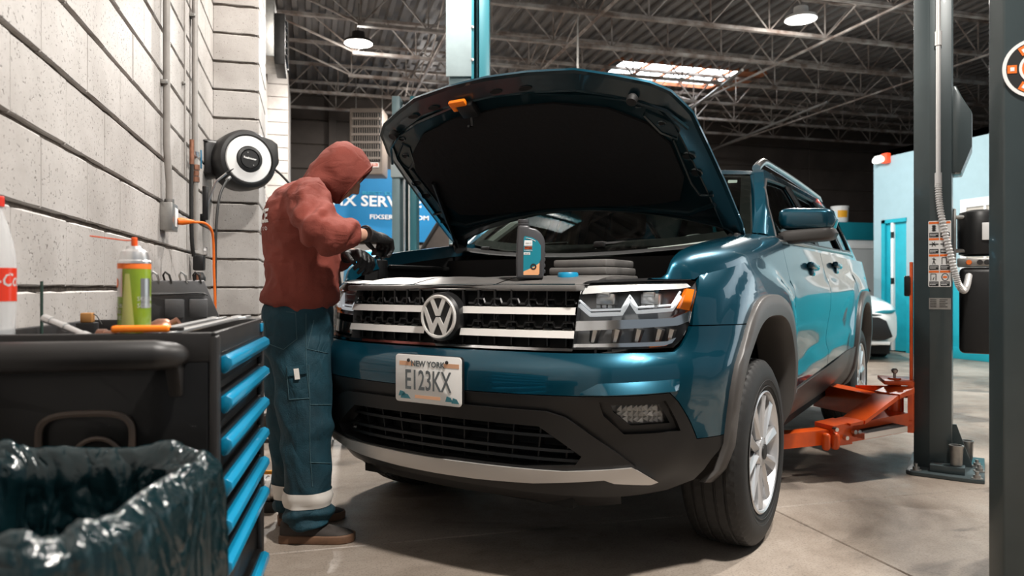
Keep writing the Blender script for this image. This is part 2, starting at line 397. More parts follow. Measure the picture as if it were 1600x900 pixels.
def joist(y, xs_, xe):
    j = MB()
    for dy in (-.035, .005): j.box((WX + .02, y + dy, ZT - .045), (xe, y + dy + .03, ZT)); 
    top = j.build('joist', m_joist, ceiling, smooth=0)
    c_ = MB()
    for dy in (-.035, .005): c_.box((xs_, y + dy, ZB), (xe, y + dy + .03, ZB + .045))
    c_.build('bottom_chord', m_joist, top, smooth=0)
    w = MB(); x = xs_ + .05; up = False
    w.cyl((WX + .05, y, ZT - .03), (x, y, ZB + .03), .017, 6)
    w.cyl((x - .62, y, ZT - .03), (x + .02, y, ZB + .03), .013, 6)
    while x < xe - 1.3:
        w.cyl((x, y, ZB + .03), (x + .46, y, ZT - .03), .012, 6); w.cyl((x, y, ZB + .03), (x, y, ZT - .03), .012, 6); w.cyl((x + .46, y, ZT - .03), (x + .92, y, ZB + .03), .012, 6); x += .92
    tag(w.build('web', m_joist, top, smooth=0), kind='stuff')
for k in range(-5, 6):
    y = 8.88 + 1.24 * k
    joist(y, .6 if k < 4 else -.5, 19.9)
for x in (1.8, 3.6, 7.1, 9.9):
    MB().box((x, 2.0, ZB - .03), (x + .035, 16.2, ZB - .002)).build('bridging', m_joist, ceiling, smooth=0)
    dg_ = MB()
    for k in range(-4, 6):
        y = 8.88 + 1.24 * k
        dg_.cyl((x, y + .02, ZT - .05), (x, y + 1.22, ZB + .03), .01, 5).cyl((x + .03, y + .02, ZB + .03), (x + .03, y + 1.22, ZT - .05), .01, 5)
    tag(dg_.build('cross_bracing', m_joist, ceiling, smooth=0), kind='stuff')
# pipe bracing rods running under the joists
for a, b_ in (((6.6, 10.2, 4.5), (7.2, 13.6, 4.45)), ((9.0, 11.2, 4.4), (9.2, 15.9, 4.3))):
    MB().cyl(a, b_, .025, 8).build('pipe_run', steel, ceiling)

struct(MB().box((20, -3, 0), (20.25, 16.3, 5.25)).build('wall_far_right', m_backdark, smooth=0))
# ---- high-bay lamps
m_lampglow = mat('lamp_lens_lit', (1, 1, 1), .4, emit=(1, .95, .88), estr=30)
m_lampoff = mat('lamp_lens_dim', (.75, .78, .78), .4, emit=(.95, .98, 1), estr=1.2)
lamp_names = ['round high-bay lamp glowing bright below the joists, above the mechanic', 'round white lamp dish, dimly lit, between the joists beside the grey lift post',
              'round high-bay lamp over the mechanic, above the frame', 'round high-bay lamp over the front of the open bay, above the frame', 'round high-bay lamp over the tool cart, above the frame',
              'added light over the back wall, unseen behind the hood']
for (x, y, z, p, c), nm in zip(LAMPS, lamp_names):
    if y not in (10.87, 8.34): continue      # the others are unseen lights without housings, the last added for the banner
    t = thing('high_bay_lamp', (x, y, z), nm, 'ceiling lamp', group='round high-bay lamps')
    MB().lathe([(.02, .16), (.09, .155), (.10, .05), (.2, .03), (.21, .0), (.205, -.01)], 28).build('housing', dark_steel if y > 10 else white_plastic, t)
    MB().lathe([(.0, -.012), (.198, -.012), (.2, -.006), (.0, -.006)], 28).build('lens_disc', m_lampglow if y > 10 else m_lampoff, t)
    MB().cyl((0, 0, .15), (0, 0, DZ - z - .002), .008, 6).build('hanger', steel, t)
# drop conduit with a grey junction box above the car's raised hood
px_, py_ = 3.35, 8.95
t = thing('drop_conduit', (px_, py_, 3.5), 'thin vertical conduit hanging from the roof with grey box, above the raised hood', 'conduit')
MB().cyl((0, 0, 0), (0, 0, 1.7), .012, 8).build('pipe', steel, t)
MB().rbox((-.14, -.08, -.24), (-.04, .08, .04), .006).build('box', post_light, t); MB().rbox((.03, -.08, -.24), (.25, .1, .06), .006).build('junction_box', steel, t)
# ---- unit heater (grey, shiny louvre) fixed high on the block wall
t = thing('wall_heater', (WX, 8.3, 3.55), 'grey box heater with shiny louvres fixed high on the left block wall', 'heater')
MB().rbox((0, 0, 0), (.29, .7, .68), .01).build('casing', steel, t)
MB().rbox((.29, .06, -.06), (.40, .64, .5), .01).build('louvre_frame', dark_steel, t)
for k in range(6): MB().box((-.02, .08, -.006), (.03, .62, .006), T(.40, 0, .06 + k * .075) @ RY(35)).build('louvre', chrome, t, smooth=0)
MB().cyl((.1, .1, .68), (.1, .1, 1.63), .02, 8).cyl((.1, .55, .68), (.1, .55, 1.63), .05, 10).build('flue', steel, t)
# ---- beige louvred gas heater hung near the back wall
t = thing('gas_heater', Wp(-3.10, 14.2, 3.22), 'beige hanging heater with dark louvred grille, beside the blue banner', 'heater', rz=-AZ)
beige = mat('beige_enamel', (.17, .14, .118), .5, noise_amt=.15)
MB().rbox((0, -.3, -.02), (.63, .3, 1.25), .03).build('cabinet', beige, t)
MB().rbox((.06, -.33, .22), (.59, -.29, 1.15), .008).build('grille_back', matte_black, t)
for k in range(6): MB().box((.06, -.37, .26 + k * .15), (.59, -.33, .30 + k * .15)).build('louvre', beige, t, smooth=0)
for k in range(12): MB().box((.075 + k * .043, -.36, .23), (.087 + k * .043, -.335, 1.13)).build('vane', beige, t, smooth=0)
red_label = mat('red_label', (.45, .09, .04), .5)
MB().box((.10, -.335, .11), (.56, -.302, .20)).build('label_plate', white_plastic, t, smooth=0); MB().box((.22, -.337, .125), (.55, -.333, .185)).build('label_strip', red_label, t, smooth=0)
text_mb('CAUTION', .06, T(.385, -.3375, .155) @ RX(90)).build('lettering', white_plastic, t, smooth=0)
for x in (.06, .57): MB().cyl((x, 0, 1.25), (x, 0, 1.94), .012, 6).build('hanger_rod', steel, t)
# ---- blue banner
m_blue = mat('banner_blue', (.0, .19, .44), .55, noise_amt=.12, noise_scale=2)
m_white = mat('banner_white', (.82, .84, .86), .5)
m_teal_txt = mat('banner_teal', (.02, .30, .48), .55)
def on_back(u, v, y=YB):                      # point of the back wall plane at reading (u, v)
    k = (u - 800) / FPX; d = y / (math.cos(AZ) - k * math.sin(AZ)); return (d * (k * math.cos(AZ) + math.sin(AZ)), CH + (448 - v) / FPX * d)
bx0, bz1 = on_back(497, 262); bx1, bz0 = on_back(725, 380)
t = thing('banner', (bx0, YB - .16, bz0), 'bright blue banner with white service lettering on the back wall', 'banner')
W_, H_ = bx1 - bx0, bz1 - bz0
MB().grid(lambda a, c: (a * W_, -.006 + .006 * math.sin(a * 14 + c * 3), c * H_), 40, 6).build('sheet', m_blue, t)
def btxt(s, u0, u1, v, size, m, nm='lettering'):
    xa, za = on_back(u0, v); xb, zb = on_back(u1, v)
    mb = text_mb(s, size, Matrix(), .002, bold=.006 * size / .3); 
    w = max(p.x for p in mb.v) - min(p.x for p in mb.v)
    Mx = T((xa + xb) / 2 - bx0, -.018, za - bz0) @ RX(90) @ Matrix.Diagonal(((xb - xa) / w, 1, 1, 1))
    mb.v = [Mx @ p for p in mb.v]; mb.build(nm, m, t, smooth=0)
btxt('FIX SERVICE', 518, 656, 314.5, .32, m_white); btxt('FIXSERVICE.COM', 577, 668, 340, .135, m_white); btxt('BEST DEALS', 565, 640, 303, .10, m_teal_txt)
MB().lathe([(0, 0), (.1, 0), (.1, .004), (0, .004)], 20, T(on_back(667, 314)[0] - bx0, -.02, on_back(667, 314)[1] - bz0) @ RX(90)).build('round_emblem', red_label, t)
# ---- office block on the right
m_pale = mat('pale_blue_paint', (.31, .45, .50), .55, noise_amt=.05)
m_turq = mat('turquoise_paint', (.012, .36, .46), .5, noise_amt=.1)
m_teal_b = mat('teal_board', (.008, .21, .27), .5)
OX = 9.15
wall_r = struct(MB().box((OX, 4.5, 1.16), (OX + .12, 9.55, 3.3)).box((OX, 10.05, 0), (OX + .12, 10.25, 3.3)).box((OX, 9.55, 2.15), (OX + .12, 10.05, 3.3)).box((OX + .13, 10.13, 0), (12.5, 10.25, 3.3)).box((OX, 4.5, 3.2), (12.5, 10.25, 3.3)).build('wall_right', m_pale, smooth=0))
MB().box((OX - .006, 4.5, 0), (OX + .12, 9.55, 1.16)).build('turquoise_dado', m_turq, wall_r, smooth=0)
struct(MB().rbox((OX - .03, 4.5, 0), (OX - .006, 9.5, .17), .006).rbox((OX - .03, 10.08, 0), (OX, 10.25, .17), .006).build('baseboard_right', m_turq))
d1 = struct(MB().rbox((OX + .02, 9.56, .02), (OX + .06, 10.04, 2.13), .004).build('door_1', m_turq))
MB().box((OX - .02, 9.98, 0), (OX + .1, 10.06, 2.16)).box((OX - .02, 9.54, 2.1), (OX + .1, 10.06, 2.16)).build('door_frame', m_turq, d1, smooth=0)
MB().rbox((OX - .03, 9.80, .02), (OX + .03, 9.845, 2.1), .006).build('door_edge', white_paint, d1)
for z in (.35, 1.1, 1.85): MB().box((OX - .034, 9.80, z), (OX + .0, 9.84, z + .1)).build('hinge', dark_steel, d1, smooth=0)
w1 = struct(MB().box((OX - .03, 8.42, 1.18), (OX + .005, 8.52, 2.32)).box((OX - .03, 7.75, 2.2), (OX + .005, 8.42, 2.32)).box((OX - .03, 7.75, 1.18), (OX + .005, 7.83, 2.2)).box((OX - .04, 7.75, 1.14), (OX + .005, 8.52, 1.20)).box((OX - .025, 8.10, 1.2), (OX + .005, 8.14, 2.2)).build('window_1', white_paint, smooth=0))
m_blind = mat('window_blind', (.42, .40, .36), .5)
for y0, y1 in ((7.83, 8.10), (8.14, 8.42)): MB().box((OX - .012, y0, 1.2), (OX - .004, y1, 2.2)).build('pane', m_blind, w1, smooth=0)
# half-height store with a turquoise head board and a white door
hw = thing('partition', (11.1, 12.2, 0), 'low white partition with teal head board, between the teal car and the office', 'partition')
MB().rbox((-3.6, 0, 1.99), (.6, .4, 2.34), .006).build('head_board', m_teal_b, hw)
MB().rbox((-3.6, .02, 0), (.6, .38, 1.99), .004).build('panel', white_paint, hw)
MB().box((.1, -.02, 0), (.18, .02, 1.9)).box((-.9, -.02, 0), (-.82, .02, 1.9)).box((-.82, -.02, 1.82), (.1, .02, 1.9)).build('door_casing', white_plastic, hw, smooth=0)
MB().box((-.82, -.005, .02), (.1, .018, 1.82)).build('door_leaf', mat('leaf_grey', (.55, .57, .57), .5), hw, smooth=0)
t = thing('paint_pail', (10.25, 12.4, 2.34), 'white pail with a yellow label on top of the teal head board', 'pail')
MB().lathe([(.14, 0), (.155, .02), (.165, .30), (.175, .30), (.175, .33), (.0, .335)], 24).build('bucket', white_plastic, t)
MB().grid(lambda a, c: ((.158 + .009 * c + .003) * math.cos(-2.5 + a * 1.2), (.158 + .009 * c + .003) * math.sin(-2.5 + a * 1.2), .1 + c * .14), 8, 1).build('yellow_label', mat('yellow_label', (.8, .38, .02), .5), t)
t = thing('emergency_light', (OX, 10.12, 3.17), 'small white and red twin-head emergency light at the top corner of the office', 'emergency light')
MB().rbox((-.07, -.12, -.07), (0, .05, .07), .01).build('box', white_plastic, t)
MB().rbox((-.085, -.25, -.08), (0, -.13, .08), .01).build('red_sign', mat('exit_red', (.7, .05, .02), .4, emit=(1, .1, .03), estr=.8), t)
for y in (-.02, -.16): MB().lathe([(0, 0), (.04, .0), (.05, .05), (.0, .055)], 16, T(-.07, y, -.02) @ RY(-80)).build('lamp_head', mat('lamp_head_glow', (1, 1, 1), .3, emit=(1, .97, .9), estr=2) if 'lamp_head_glow' not in MAT else MAT['lamp_head_glow'], t)
t = thing('alarm_bell', (8.4, YB - .03, 3.2), 'small round red alarm bell on the dark back wall', 'alarm')
MB().lathe([(.0, .09), (.06, .085), (.11, .05), (.12, 0), (0, 0)], 20, RX(90)).build('gong', mat('bell_red', (.4, .02, .015), .35), t); MB().lathe([(0, .03), (.025, .03), (.025, .1), (0, .105)], 12, RX(90)).build('boss', dark_steel, t)
for x in (8.0, 7.2): MB().cyl((x, YB - .07, 0), (x, YB - .07, 4.6), .03, 8).build('riser_pipe', dark_steel, wall_b)
# ---------------------------------------------------------------- body surface of the big car (car axes: x left, y rearward, z up)
def smooth01(a, b, x):
    t = min(1.0, max(0.0, (x - a) / (b - a))); return t * t * (3 - 2 * t)
def interp(tab, x):
    if x <= tab[0][0]: return tab[0][1]
    for (x0, y0), (x1, y1) in zip(tab, tab[1:]):
        if x <= x1:
            t = (x - x0) / (x1 - x0); return y0 + (y1 - y0) * t
    return tab[-1][1]
def pchip(tab, x):
    n = len(tab)
    if x <= tab[0][0]: return tab[0][1]
    if x >= tab[-1][0]: return tab[-1][1]
    for i in range(n - 1):
        if x <= tab[i + 1][0]: break
    def sl(k): return (tab[k + 1][1] - tab[k][1]) / (tab[k + 1][0] - tab[k][0])
    def m(k):
        if k == 0: return sl(0)
        if k == n - 1: return sl(n - 2)
        a, b = sl(k - 1), sl(k)
        return 0.0 if a * b <= 0 else 2 * a * b / (a + b)
    h = tab[i + 1][0] - tab[i][0]; t = (x - tab[i][0]) / h
    return ((2*t**3 - 3*t*t + 1) * tab[i][1] + (t**3 - 2*t*t + t) * h * m(i) + (-2*t**3 + 3*t*t) * tab[i + 1][1] + (t**3 - t*t) * h * m(i + 1))
CONT = [(0,0),(.15,.004),(.3,.015),(.45,.037),(.58,.072),(.7,.125),(.8,.20),(.875,.295),(.925,.41),(.955,.55),(.972,.75),(.98,1.0),(.985,1.6),
        (.985,2.4),(.985,3.2),(.98,3.9),(.968,4.4),(.94,4.7),(.88,4.9),(.75,4.985),(.5,5.02),(0,5.04)]
def _catmull(P, n):
    out = []
    for i in range(len(P) - 1):
        p0 = P[i - 1] if i else (2*P[0][0]-P[1][0], P[1][1]); p1 = P[i]; p2 = P[i + 1]
        p3 = P[i + 2] if i + 2 < len(P) else (2*p2[0]-p1[0], p1[1])
        d1 = math.hypot(p2[0]-p1[0], p2[1]-p1[1]); d0 = math.hypot(p1[0]-p0[0], p1[1]-p0[1]); d2 = math.hypot(p3[0]-p2[0], p3[1]-p2[1])
        for k in range(n):
            t = k / n; q = []
            for c in (0, 1):
                m1 = ((p1[c]-p0[c])/d0 * d1 + (p2[c]-p1[c])) / (1 + d1/d0) if False else ((p2[c]-p0[c]) / (d0 + d1)) * d1
                m2 = ((p3[c]-p1[c]) / (d1 + d2)) * d1
                q.append((2*t**3-3*t*t+1)*p1[c] + (t**3-2*t*t+t)*m1 + (-2*t**3+3*t*t)*p2[c] + (t**3-t*t)*m2)
            out.append(tuple(q))
    out.append(P[-1]); return out
_cp = _catmull(CONT, 12)
_cs = [0.0]
for _a, _b in zip(_cp, _cp[1:]): _cs.append(_cs[-1] + math.hypot(_b[0]-_a[0], _b[1]-_a[1]))
def cont(u):
    u = min(max(u, 0.0), _cs[-1]); i = min(bisect.bisect_right(_cs, u) - 1, len(_cp) - 2)
    t = (u - _cs[i]) / (_cs[i+1] - _cs[i]); a, b = _cp[i], _cp[i+1]
    return a[0] + (b[0]-a[0])*t, a[1] + (b[1]-a[1])*t
def u_y(y):                                   # contour parameter of a point on the flank
    for i in range(len(_cp) - 1):
        if _cp[i][1] <= y <= _cp[i+1][1] and _cp[i+1][1] > _cp[i][1]:
            return _cs[i] + (_cs[i+1]-_cs[i]) * (y - _cp[i][1]) / (_cp[i+1][1]-_cp[i][1])
    return _cs[-1]
def u_x(x):                                   # contour parameter of a point on the nose
    for i in range(len(_cp) - 1):
        if _cp[i][0] <= x <= _cp[i+1][0]:
            return _cs[i] + (_cs[i+1]-_cs[i]) * (x - _cp[i][0]) / (_cp[i+1][0]-_cp[i][0])
    return _cs[-1]
NOSE = [(.22,.19),(.28,.12),(.34,.065),(.40,.045),(.55,.035),(.62,.022),(.665,.004),(.72,0.),(.775,.006),(.81,.03),(.835,.062),(.86,.07),(.95,.082),(1.03,.10),(1.08,.14),(1.14,.22)]
WID = [(.22,.80),(.30,.83),(.36,.875),(.42,.92),(.5,.953),(.6,.973),(.75,.985),(.9,.987),(1.0,.984),(1.08,.972),(1.16,.955),(1.25,.935),(1.33,.915)]
FW, RW = .965, 3.945                          # wheel centres
def arch_r(y, z, yc, a, b):                   # 1 on the arch outline, square-shouldered
    return (abs((y - yc) / a) ** 2.6 + abs((z - .39) / b) ** 2.6) ** (1 / 2.6)
def S(u, z, off=0.0):
    x, y = cont(u)
    bl = 1 - smooth01(.25, .9, y)
    w = pchip(WID, z)
    f = w / .985
    sill = smooth01(1.2, 1.6, y) * (1 - smooth01(3.3, 3.6, y))
    f -= .03 * sill * (1 - smooth01(.33, .55, z))
    f += .03 * (1 - sill) * (1 - smooth01(.36, .6, z)) * smooth01(.3, .5, y)
    # blisters around the wheel arches
    bx = 0
    for yc in (FW, RW):
        r = arch_r(y, z, yc, .62, .75)
        bx += .016 * (1 - smooth01(.93, 1.03, r)) * smooth01(.3, .5, y)
    # door crease and lower door sculpture
    zc = 1.05 + .035 * (y - 1.5)
    dr = smooth01(.9, 1.5, y) * (1 - smooth01(4.2, 4.7, y))
    bx += dr * (.012 * (1 - smooth01(0, .016, z - zc)) - .012 * (1 - smooth01(-.25, -.02, z - zc)))
    zl = .66 + .075 * (y - 1.5); dd = smooth01(1.45, 1.6, y) * (1 - smooth01(3.2, 3.5, y))
    bx -= dd * .02 * smooth01(-.035, 0.0, z - zl) * (1 - smooth01(.0, .22, z - zl))
    yy = y + pchip(NOSE, z) * bl
    px, py = x * f + bx, yy
    if off:
        e = .004
        x2, y2 = cont(u + e); x1, y1 = cont(u - e)
        tx, ty = x2 - x1, y2 - y1; l = math.hypot(tx, ty) or 1
        if u < e: tx, ty, l = 1, 0, 1
        px += off * ty / l; py -= off * tx / l
    return (px, py, z)
# ------- greenhouse flank (above the belt)
BELT = 1.255
def belt(y): return BELT + .02 * smooth01(1.4, 4.5, y)
def G(y, z, off=0.0):
    t = (z - BELT) / (1.70 - BELT)
    x = .93 - .155 * t - .05 * max(0, t) ** 3
    x -= .10 * smooth01(3.6, 5.0, y) + .035 * (1 - smooth01(1.3, 2.2, y))
    return (x + off, y, z)
# ================================================================ the large teal car with its hood up
CAR_AZ = AZ + R(32.44)
car = thing('car', Wp(-.303, 2.701, 0), 'large teal sport utility vehicle with its hood propped open', 'car', rz=-CAR_AZ)
def Sx(u, z, off=0.0):
    if u >= 0: return S(u, z, off)
    p = S(-u, z, off); return (-p[0], p[1], p[2])
def refine(loop, res):
    out = []
    for (a, b), (c, d) in zip(loop, loop[1:] + loop[:1]):
        n = max(1, int(math.hypot(c - a, d - b) / res + .5))
        out += [(a + (c - a) * k / n, b + (d - b) * k / n) for k in range(n)]
    return out
def inside(p, loops):
    r = False; x, y = p
    for L in loops:
        j = len(L) - 1
        for i in range(len(L)):
            if (L[i][1] > y) != (L[j][1] > y) and x < (L[j][0] - L[i][0]) * (y - L[i][1]) / (L[j][1] - L[i][1]) + L[i][0]: r = not r
            j = i
    return r
def tri2d(loops, res):
    pts = []; edges = []
    for L in loops:
        b = len(pts); pts += L; n = len(L); edges += [(b + i, b + (i + 1) % n) for i in range(n)]
    x0 = min(p[0] for p in pts); x1 = max(p[0] for p in pts); y0 = min(p[1] for p in pts); y1 = max(p[1] for p in pts)
    nb = len(pts); g = []
    ny = int((y1 - y0) / res) + 1; nx = int((x1 - x0) / res) + 1
    cell = {}
    for p in pts: cell.setdefault((int(p[0] // res), int(p[1] // res)), []).append(p)
    for j in range(1, ny):
        for i in range(1, nx):
            p = (x0 + (i + .5 * (j % 2)) * (x1 - x0) / nx, y0 + j * (y1 - y0) / ny)
            if not inside(p, loops): continue
            ci, cj = int(p[0] // res), int(p[1] // res); ok = True
            for a in (-1, 0, 1):
                for b in (-1, 0, 1):
                    for q in cell.get((ci + a, cj + b), ()):
                        if (q[0]-p[0])**2 + (q[1]-p[1])**2 < (.55*res)**2: ok = False
            if ok: g.append(p)
    V, E_, F, *_ = delaunay_2d_cdt([Vector(p) for p in pts + g], edges, [], 0, 1e-7)
    out = []
    for f in F:
        c = (sum(V[i][0] for i in f) / len(f), sum(V[i][1] for i in f) / len(f))
        if not inside(c, loops): continue
        a = sum(V[f[k]][0]*V[f[(k+1) % len(f)]][1] - V[f[(k+1) % len(f)]][0]*V[f[k]][1] for k in range(len(f)))
        if abs(a) < 1e-10: continue
        out.append(tuple(f) if a > 0 else tuple(reversed(f)))
    return [(v[0], v[1]) for v in V], out
def panel_mb(mb, loops, surf=Sx, off=0., thick=.015, res=.035, side=1, rim=True, mi=0):
    if isinstance(loops[0][0], (int, float)): loops = [loops]
    loops = [refine(L, res) for L in loops]
    V, F = tri2d(loops, res)
    def mp(p, o):
        q = surf(p[0], p[1], o); return (q[0] * side, q[1], q[2])
    fl = (lambda f: f) if side > 0 else (lambda f: tuple(reversed(f)))
    mb.add([mp(p, off) for p in V], [fl(f) for f in F], None, mi)
    if rim:
        for L in loops:
            a = sum(L[i][0]*L[(i+1) % len(L)][1]-L[(i+1) % len(L)][0]*L[i][1] for i in range(len(L)))
            hole = L is not loops[0]
            if (a > 0) == hole: L = L[::-1]
            n = len(L)
            mb.add([mp(p, off) for p in L] + [mp(p, off - thick) for p in L], [fl((i, n + i, n + (i + 1) % n, (i + 1) % n)) for i in range(n)], None, mi)
    return mb
def panel(name, loops, m, parent=None, smooth=40, **k): return panel_mb(MB(), loops, **k).build(name, m, parent or car, smooth=smooth)
def mir(L): return L + [(-u, z) for u, z in reversed(L) if abs(u) > 1e-6]
def arch_pts(yc, a, b, z_lo, n=28, to_u=True):
    out = []
    for i in range(n + 1):
        t = PI * i / n; c, s_ = math.cos(t), math.sin(t)
        y = yc - a * math.copysign(abs(c) ** (2 / 2.6), c); z = .39 + b * abs(s_) ** (2 / 2.6)
        out.append((y, z))
    return out
AI, BI, AO, BO = .425, .545, .485, .635        # wheel opening and flare, half width / height
flap = [(u_y(y), z) for y, z in arch_pts(FW, (AI+AO)/2, (BI+BO)/2, 0)]
UF0, UF1 = flap[0][0], flap[-1][0]
rlap = [(u_y(y), z) for y, z in arch_pts(RW, (AI+AO)/2, (BI+BO)/2, 0)]
def arc_part(lap, z0, z1, front=True):         # stretch of an arch outline between two heights, on its front or rear leg
    top = max(range(len(lap)), key=lambda i: lap[i][1])
    L = lap[:top + 1] if front else lap[top:]
    return [p for p in L if z0 <= p[1] <= z1]
# ---- nose
def leg_u(z):
    L = arc_part(flap, 0, 9); 
    for a, b in zip(L, L[1:]):
        if a[1] <= z <= b[1] and b[1] > a[1]: return a[0] + (b[0] - a[0]) * (z - a[1]) / (b[1] - a[1])
    return L[-1][0]
up_front = arc_part(flap, .54, .90)            # ascending z along the front leg
UB = flap[0][0]
bump = [(0, .683), (.58, .688), (.75, .692), (.90, .70), (.935, .668), (.973, .61), (1.03, .525)] + [(UB - .0, .525)] + [p for p in up_front] + [(leg_u(.914), .914), (.955, .918), (.915, .85), (.89, .832), (.53, .826), (0, .826)]
panel('front_bumper', mir(bump), paint, thick=.03)
for s_ in (1, -1):
    lb = MB()
    def ledge(a, c):
        u = .59 + .345 * a; e = min(1, a / .25) * min(1, (1 - a) / .08); zl, zh = .690 + .016 * a, .690 + .016 * a + .003 + .034 * min(1, a / .2 + .1)
        if c < .25: q = Sx(u, zl + .002, .024 * e * c / .25)
        else: q = Sx(u, zl + .002 + (zh - zl) * (c - .25) / .75, .024 * e * (1 - (c - .25) / .75) + .0015)
        return (q[0] * s_, q[1], q[2])
    lb.grid(ledge if s_ > 0 else (lambda a, c: ledge(1 - a, c)), 24, 8); lb.build('bumper_ledge', paint, car, smooth=25)
gr_in = [(.47, .572), (.60, .478), (.585, .447), (.40, .428), (0, .424)]
gr_half = [(0, .577), (.44, .575)] + gr_in[1:4]
pocket = [(.655, .668), (.885, .672), (.945, .560), (.735, .556), (.665, .62)]
low = [(0, .680), (.58, .685), (.75, .689), (.898, .697), (.932, .666), (.97, .607), (1.027, .522), (UB + .0, .522), (1.115, .44), (1.09, .36), (1.0, .325), (.78, .318), (.5, .325), (0, .33)]
lowm = mir(low); grm = mir(gr_half)
panel('lower_bumper', [lowm, grm, pocket, [(-u, z) for u, z in pocket]], black_rough, thick=.05, res=.04)
sur = [(0, .632), (.47, .63), (.535, .612), (.80, .44), (.80, .415), (.70, .425), (.56, .418), (0, .412)]
panel('grille_surround', [mir(sur), grm], black_rough, off=.016, thick=.03)
gb = MB(); panel_mb(gb, mir([(0, .60), (.46, .60), (.63, .48), (.6, .42), (0, .41)]), off=-.075, rim=False)
lg = gb.build('lower_grille', matte_black, car)
for z in (.535, .485, .452):
    w = .60 - (z - .447) * .9
    MB().grid(lambda a, c: Sx(-w + 2*w*a, z - .005 + .010 * c, -.022 - .004 * c), 40, 1).grid(lambda a, c: Sx(-w + 2*w*a, z + .005 + .004*c, -.026 - .045 * c), 40, 1).build('grille_slat', black_pl, lg)
for k in range(-5, 6):
    u = k * .108; ht = .57 if abs(u) < .44 else .50
    mb = MB(); mb.add([Sx(u - .003, .425, -.034), Sx(u + .003, .425, -.034), Sx(u + .003, ht, -.034), Sx(u - .003, ht, -.034), Sx(u - .004, .425, -.075), Sx(u + .004, .425, -.075), Sx(u + .004, ht, -.075), Sx(u - .004, ht, -.075)], [(0,1,2,3),(0,3,7,4),(1,5,6,2)])
    mb.build('grille_rib', black_pl, lg, smooth=0)
skid = [(0, .418), (.55, .424), (.78, .443), (.905, .380), (.88, .372), (.74, .385), (.70, .398), (.45, .372), (.2, .362), (0, .36)]
panel('skid_plate', mir(skid), silver, off=.026, thick=.035)
lip = [(0, .358), (.45, .368), (.72, .384), (.80, .36), (.80, .275), (.5, .262), (.44, .285), (0, .285)]
panel('air_dam', mir(lip), black_rough, off=-.012, thick=.05)
# fog lamps
for s_ in (1, -1):
    fp = [(.695, .655), (.868, .658), (.91, .588), (.76, .584), (.70, .632)]
    gb = MB(); panel_mb(gb, [[(.64, .675), (.90, .68), (.96, .55), (.72, .548), (.65, .62)], fp], off=-.018, thick=.03, side=s_)
    fg = gb.build('fog_light', black_pl, car)
    panel('fog_lamp_bowl', [(.69, .66), (.875, .663), (.918, .583), (.755, .578), (.695, .63)], white_metal, fg, off=-.06, rim=False, side=s_)
    rr_ = random.Random(3)
    fm = MB()
    for k in range(9):
        u = .725 + k * .02; 
        for z in (.60, .622, .642):
            if z > .63 and k > 7: continue
            p = Sx(u, z, -.05); fm.add([(p[0]*s_ + a * .011, p[1] - b_, p[2] + c * .012) for a, b_, c in ((-1, 0, -1), (1, 0, -1), (1, 0, 1), (-1, 0, 1), (rr_.uniform(-.5, .5), .02, rr_.uniform(-.5, .5)))], [(0,1,4),(1,2,4),(2,3,4),(3,0,4)])
    fm.build('fog_reflector', white_metal, fg, smooth=0)
    panel('fog_lens', fp, lens, fg, off=-.022, rim=False, side=s_)
# ---- grille
GU = .535
gb = MB(); panel_mb(gb, mir([(0, 1.058), (GU, 1.062), (GU - .012, .838), (0, .832)]), off=-.055, rim=False)
gri = gb.build('front_grille', matte_black, car)
def bar(z0, z1, off0, off1, m, nm, w=GU, thick=.03, gap=0):
    mb = MB()
    for sgn in ((1, -1) if gap else (0,)):
        def rng_u(a): return (-w + 2 * w * a) if sgn == 0 else sgn * (gap + (w - gap) * a)
        mb.grid(lambda a, c: Sx(rng_u(a if sgn >= 0 else 1 - a), z0 + (z1 - z0) * c, off0 + (off1 - off0) * c), 40, 1)
        mb.grid(lambda a, c: Sx(rng_u(a if sgn >= 0 else 1 - a), z1, off1 - thick * c), 40, 1)
        mb.grid(lambda a, c: Sx(rng_u(a if sgn >= 0 else 1 - a), z0, off0 - thick * (1 - c)), 40, 1)
    return mb.build(nm, m, gri, smooth=30)
m_barw = white_metal
bar(1.046, 1.056, .0, -.004, chrome, 'chrome_strip'); bar(.833, .842, .004, .0, chrome, 'chrome_strip')
bar(.958, .983, .006, .0, m_barw, 'grille_bar', gap=.085); bar(.877, .902, .008, .002, m_barw, 'grille_bar', gap=.085)
for zb in (.983, .902):                       # stepped honeycomb web standing on each bar
    mb = MB(); cr = MB()
    n = 6
    for sgn in (1, -1):
        for k in range(n):
            u0 = sgn * (.10 + k * .072); w = sgn * .072
            pts = [(u0, zb + .012), (u0 + w*.30, zb + .012), (u0 + w*.42, zb + .028), (u0 + w*.88, zb + .028), (u0 + w, zb + .012)]
            mb.tube([Sx(u, z, -.016) for u, z in pts], .0045, 4)
            mb.tube([Sx(u0 + w*.65, zb + .028, -.025), Sx(u0 + w*.65, zb + .062, -.03)], .004, 4)
            p0, p1 = u0 + w*.42, u0 + w*.92
            MB().add([Sx(p0, zb + .002, -.002), Sx(p1, zb + .002, -.002), Sx(p1 - w*.05, zb + .013, -.018), Sx(p0 + w*.05, zb + .013, -.018)], [(0,1,2,3) if sgn > 0 else (3,2,1,0)]).build('chrome_facet', chrome, gri, smooth=0)
        mb.build('honeycomb_web', black_pl, gri, smooth=30); mb = MB()
mb = MB()
for k in range(-7, 8): 
    u = k * .07; mb.box((Sx(u, .9)[0] - .003, Sx(u, .9)[1] + .03, .845), (Sx(u, .9)[0] + .003, Sx(u, .9)[1] + .06, 1.045))
mb.build('grille_rib', black_pl, gri, smooth=0)
